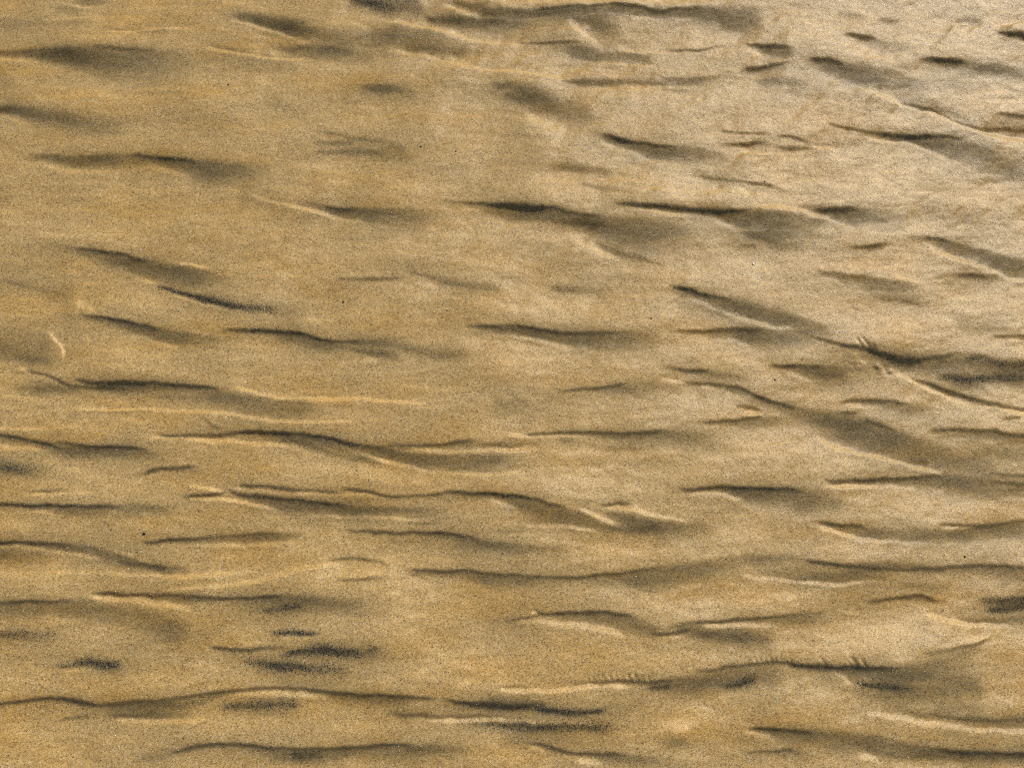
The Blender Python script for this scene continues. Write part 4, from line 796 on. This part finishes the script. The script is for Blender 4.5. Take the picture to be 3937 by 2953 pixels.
def sand_material():
    m, nt, b = new_mat('wet_sand')
    N, Lk = nt.nodes, nt.links
    tc = N.new('ShaderNodeTexCoord')
    P = tc.outputs['Object']
    vor = N.new('ShaderNodeTexVoronoi')
    vor.feature = 'F1'
    vor.inputs['Scale'].default_value = 1100.0
    vor.inputs['Randomness'].default_value = 1.0
    Lk.new(P, vor.inputs['Vector'])
    sep = N.new('ShaderNodeSeparateColor')
    Lk.new(vor.outputs['Color'], sep.inputs['Color'])
    pal = ramp(nt, [(0.0, (0.1, 0.078, 0.045)), (0.03, (0.25, 0.165, 0.062)), (0.18, (0.37, 0.25, 0.09)), (0.46, (0.44, 0.305, 0.118)), (0.74, (0.5, 0.37, 0.165)), (0.91, (0.56, 0.46, 0.27)), (0.98, (0.32, 0.28, 0.21))])
    Lk.new(sep.outputs['Red'], pal.inputs['Fac'])
    # broad drifts of ochre and greyer sand
    mp = N.new('ShaderNodeMapping')
    mp.inputs['Scale'].default_value = (4.0, 13.0, 4.0)
    mp.inputs['Rotation'].default_value = (0, 0, math.radians(8))
    Lk.new(P, mp.inputs['Vector'])
    nz = N.new('ShaderNodeTexNoise')
    nz.inputs['Scale'].default_value = 1.6
    nz.inputs['Detail'].default_value = 6.0
    nz.inputs['Roughness'].default_value = 0.6
    Lk.new(mp.outputs['Vector'], nz.inputs['Vector'])
    tint = ramp(nt, [(0.30, (1.0, 0.85, 0.58)), (0.50, (1.0, 0.94, 0.88)), (0.72, (0.99, 0.97, 1.02))], 'LINEAR')
    Lk.new(nz.outputs['Fac'], tint.inputs['Fac'])
    col = mix(nt, 'MULTIPLY', 1.0, pal.outputs['Color'], tint.outputs['Color'])
    # finer olive-grey sand whose darker colour deepens the shade of lees and hollows
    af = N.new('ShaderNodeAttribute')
    af.attribute_name = 'fine_sand_shade'
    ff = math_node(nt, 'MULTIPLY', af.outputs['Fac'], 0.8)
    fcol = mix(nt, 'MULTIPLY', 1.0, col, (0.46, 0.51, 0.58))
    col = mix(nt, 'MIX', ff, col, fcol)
    # heavy dark minerals washed into streaks, grain by grain
    an = N.new('ShaderNodeAttribute')
    an.attribute_name = 'mineral'
    dens = math_node(nt, 'MULTIPLY', an.outputs['Fac'], 0.6)
    pick = math_node(nt, 'LESS_THAN', sep.outputs['Green'], dens)
    col = mix(nt, 'MIX', pick, col, (0.040, 0.042, 0.040))
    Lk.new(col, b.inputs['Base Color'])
    rg = math_node(nt, 'MULTIPLY_ADD', sep.outputs['Blue'], 0.3)
    rg.node.inputs[2].default_value = 0.38
    Lk.new(rg, b.inputs['Roughness'])
    b.inputs['IOR'].default_value = 1.4
    b.inputs['Specular IOR Level'].default_value = 0.5
    # thin film of water over the grains
    b.inputs['Coat Weight'].default_value = 0.34
    b.inputs['Coat Roughness'].default_value = 0.36
    b.inputs['Coat IOR'].default_value = 1.33
    bp = N.new('ShaderNodeBump')
    bp.inputs['Strength'].default_value = 0.55
    bp.inputs['Distance'].default_value = 0.0005
    inv = math_node(nt, 'SUBTRACT', 1.0, vor.outputs['Distance'])
    Lk.new(inv, bp.inputs['Height'])
    Lk.new(bp.outputs['Normal'], b.inputs['Normal'])
    Lk.new(bp.outputs['Normal'], b.inputs['Coat Normal'])
    return m


ground.data.materials.append(sand_material())


def grain_material(name, stops, rough=0.4):
    m, nt, b = new_mat(name)
    g = nt.nodes.new('ShaderNodeNewGeometry')
    r = ramp(nt, stops)
    nt.links.new(g.outputs['Random Per Island'], r.inputs['Fac'])
    nt.links.new(r.outputs['Color'], b.inputs['Base Color'])
    b.inputs['Roughness'].default_value = rough
    return m


# ------------------------------------------------------------------ loose coarse grains lying on the sand
t = (1 + 5 ** 0.5) / 2
ICO = np.array([(-1, t, 0), (1, t, 0), (-1, -t, 0), (1, -t, 0), (0, -1, t), (0, 1, t), (0, -1, -t), (0, 1, -t),
                (t, 0, -1), (t, 0, 1), (-t, 0, -1), (-t, 0, 1)]) / math.hypot(1, t)
TRI = np.array([(0, 11, 5), (0, 5, 1), (0, 1, 7), (0, 7, 10), (0, 10, 11), (1, 5, 9), (5, 11, 4), (11, 10, 2), (10, 7, 6), (7, 1, 8),
                (3, 9, 4), (3, 4, 2), (3, 2, 6), (3, 6, 8), (3, 8, 9), (4, 9, 5), (2, 4, 11), (6, 2, 10), (8, 6, 7), (9, 8, 1)])


def grains(name, n, rmin, rmax, mat, label, category):
    cx = rng.uniform(-0.74, 0.74, n)
    cy = rng.uniform(-0.45, 0.57, n)
    r = rng.uniform(rmin, rmax, n)
    cz = sample(H, cx, cy) + r * 0.15
    dirs = ICO[None] * (1 + 0.22 * rng.standard_normal((n, 12, 1)))
    sc = rng.uniform(0.65, 1.2, (n, 1, 3))
    ang = rng.uniform(0, 2 * math.pi, n)
    v = dirs * sc * r[:, None, None]
    c, s = np.cos(ang)[:, None], np.sin(ang)[:, None]
    v = np.stack([v[..., 0] * c - v[..., 1] * s, v[..., 0] * s + v[..., 1] * c, v[..., 2] * 0.8], -1)
    v += np.stack([cx, cy, cz], 1)[:, None, :]
    f = (TRI[None] + (np.arange(n) * 12)[:, None, None]).reshape(-1, 3)
    m = bpy.data.meshes.new(name)
    m.from_pydata(v.reshape(-1, 3).tolist(), [], f.tolist())
    m.update()
    ob = bpy.data.objects.new(name, m)
    m.materials.append(mat)
    COL.objects.link(ob)
    ob['kind'] = 'stuff'
    ob['label'] = label
    ob['category'] = category
    return ob


grains('coarse_sand_grains', 9000, 0.0003, 0.00062,
       grain_material('coarse_grain', [(0.0, (0.62, 0.5, 0.32)), (0.35, (0.5, 0.33, 0.14)), (0.6, (0.4, 0.25, 0.09)), (0.8, (0.7, 0.62, 0.48)), (0.95, (0.3, 0.17, 0.08))]),
       'coarse cream and ochre sand grains strewn over the rippled wet sand', 'sand grains')
grains('dark_mineral_grains', 1600, 0.0003, 0.0006,
       grain_material('dark_grain', [(0.0, (0.05, 0.045, 0.04)), (0.5, (0.08, 0.06, 0.045)), (0.85, (0.03, 0.03, 0.035))]),
       'small dark mineral grains sprinkled over the rippled wet sand', 'sand grains')

# ------------------------------------------------------------------ single pieces of grit that stand out
GRIT = [('dark', -0.4124, -0.1737, 0.0014), ('dark', -0.2039, 0.1026, 0.00112), ('dark', 0.5072, -0.1989, 0.00112), ('clear', 0.6333, 0.4876, 0.00126), ('dark', -0.3683, 0.4015, 0.00098), ('dark', 0.1668, 0.0804, 0.00098), ('rusty', 0.3106, 0.0055, 0.00112), ('white', 0.1302, 0.1572, 0.00098), ('clear', 0.5814, 0.3812, 0.00112), ('white', 0.2957, 0.1521, 0.00126), ('dark', -0.1157, 0.3103, 0.00098), ('violet', -0.0713, 0.3055, 0.00098), ('violet', 0.3168, 0.2611, 0.00098)]
GRIT_COL = {'dark': (0.03, 0.028, 0.026), 'rusty': (0.16, 0.07, 0.03), 'white': (0.78, 0.74, 0.66), 'clear': (0.8, 0.8, 0.8), 'violet': (0.16, 0.11, 0.17)}
GRIT_LABEL = ['black grit grain on the pale sand at lower left, above a thin dark scarp',
    'tiny dark grain on the broad smooth slope left of the centre',
    'dark speck on the smooth sand near the right edge, below a curved rim',
    'glinting clear grain beside the black scarp in the upper right corner',
    'dark grain on the brown slope near the top left',
    'dark speck on the smooth slope just above the long central scarp',
    'rust brown speck right of centre, below the comb-edged scarp on its left',
    'white speck on the pale slope above and right of the centre',
    'glinting clear grain on the shiny upper right slope, away from the scarps',
    'round pale grain on the coarse slope right of the centre',
    'dark speck on the smooth sand in the upper middle',
    'violet grey speck right of the dark one in the upper middle',
    'violet grey speck at the end of a thin line, upper right of the centre']
gm = {}
for i, (kind, x, y, r) in enumerate(GRIT):
    if kind not in gm:
        m, nt, b = new_mat(kind + '_grit')
        n = nt.nodes.new('ShaderNodeTexNoise')
        n.inputs['Scale'].default_value = 1500.0
        c = GRIT_COL[kind]
        rp = ramp(nt, [(0.3, tuple(v * 0.7 for v in c)), (0.7, tuple(min(1, v * 1.15) for v in c))], 'LINEAR')
        nt.links.new(n.outputs['Fac'], rp.inputs['Fac'])
        nt.links.new(rp.outputs['Color'], b.inputs['Base Color'])
        b.inputs['Roughness'].default_value = 0.08 if kind == 'clear' else 0.45
        gm[kind] = m
    g = np.random.default_rng(100 + i)
    mid = {}
    V = [Vector(v) for v in ICO]
    Fc = []
    for a, b_, c in TRI:
        e = []
        for p, q in ((a, b_), (b_, c), (c, a)):
            key = (min(p, q), max(p, q))
            if key not in mid:
                mid[key] = len(V)
                V.append((V[p] + V[q]).normalized())
            e.append(mid[key])
        Fc += [(a, e[0], e[2]), (b_, e[1], e[0]), (c, e[2], e[1]), (e[0], e[1], e[2])]
    sc = g.uniform(0.75, 1.25, 3)
    VV = [tuple(np.array(v) * (1 + 0.16 * g.standard_normal()) * sc * r * np.array((1, 1, 0.75))) for v in V]
    m = bpy.data.meshes.new('grit_grain')
    m.from_pydata(VV, [], Fc)
    m.update()
    m.materials.append(gm[kind])
    ob = bpy.data.objects.new('grit_grain', m)
    z = float(sample(H, np.array([x]), np.array([y]))[0])
    ob.location = (x, y, z + r * 0.2)
    COL.objects.link(ob)
    ob['label'] = GRIT_LABEL[i]
    ob['category'] = 'grit'
    ob['group'] = 'single grains of grit on the sand'
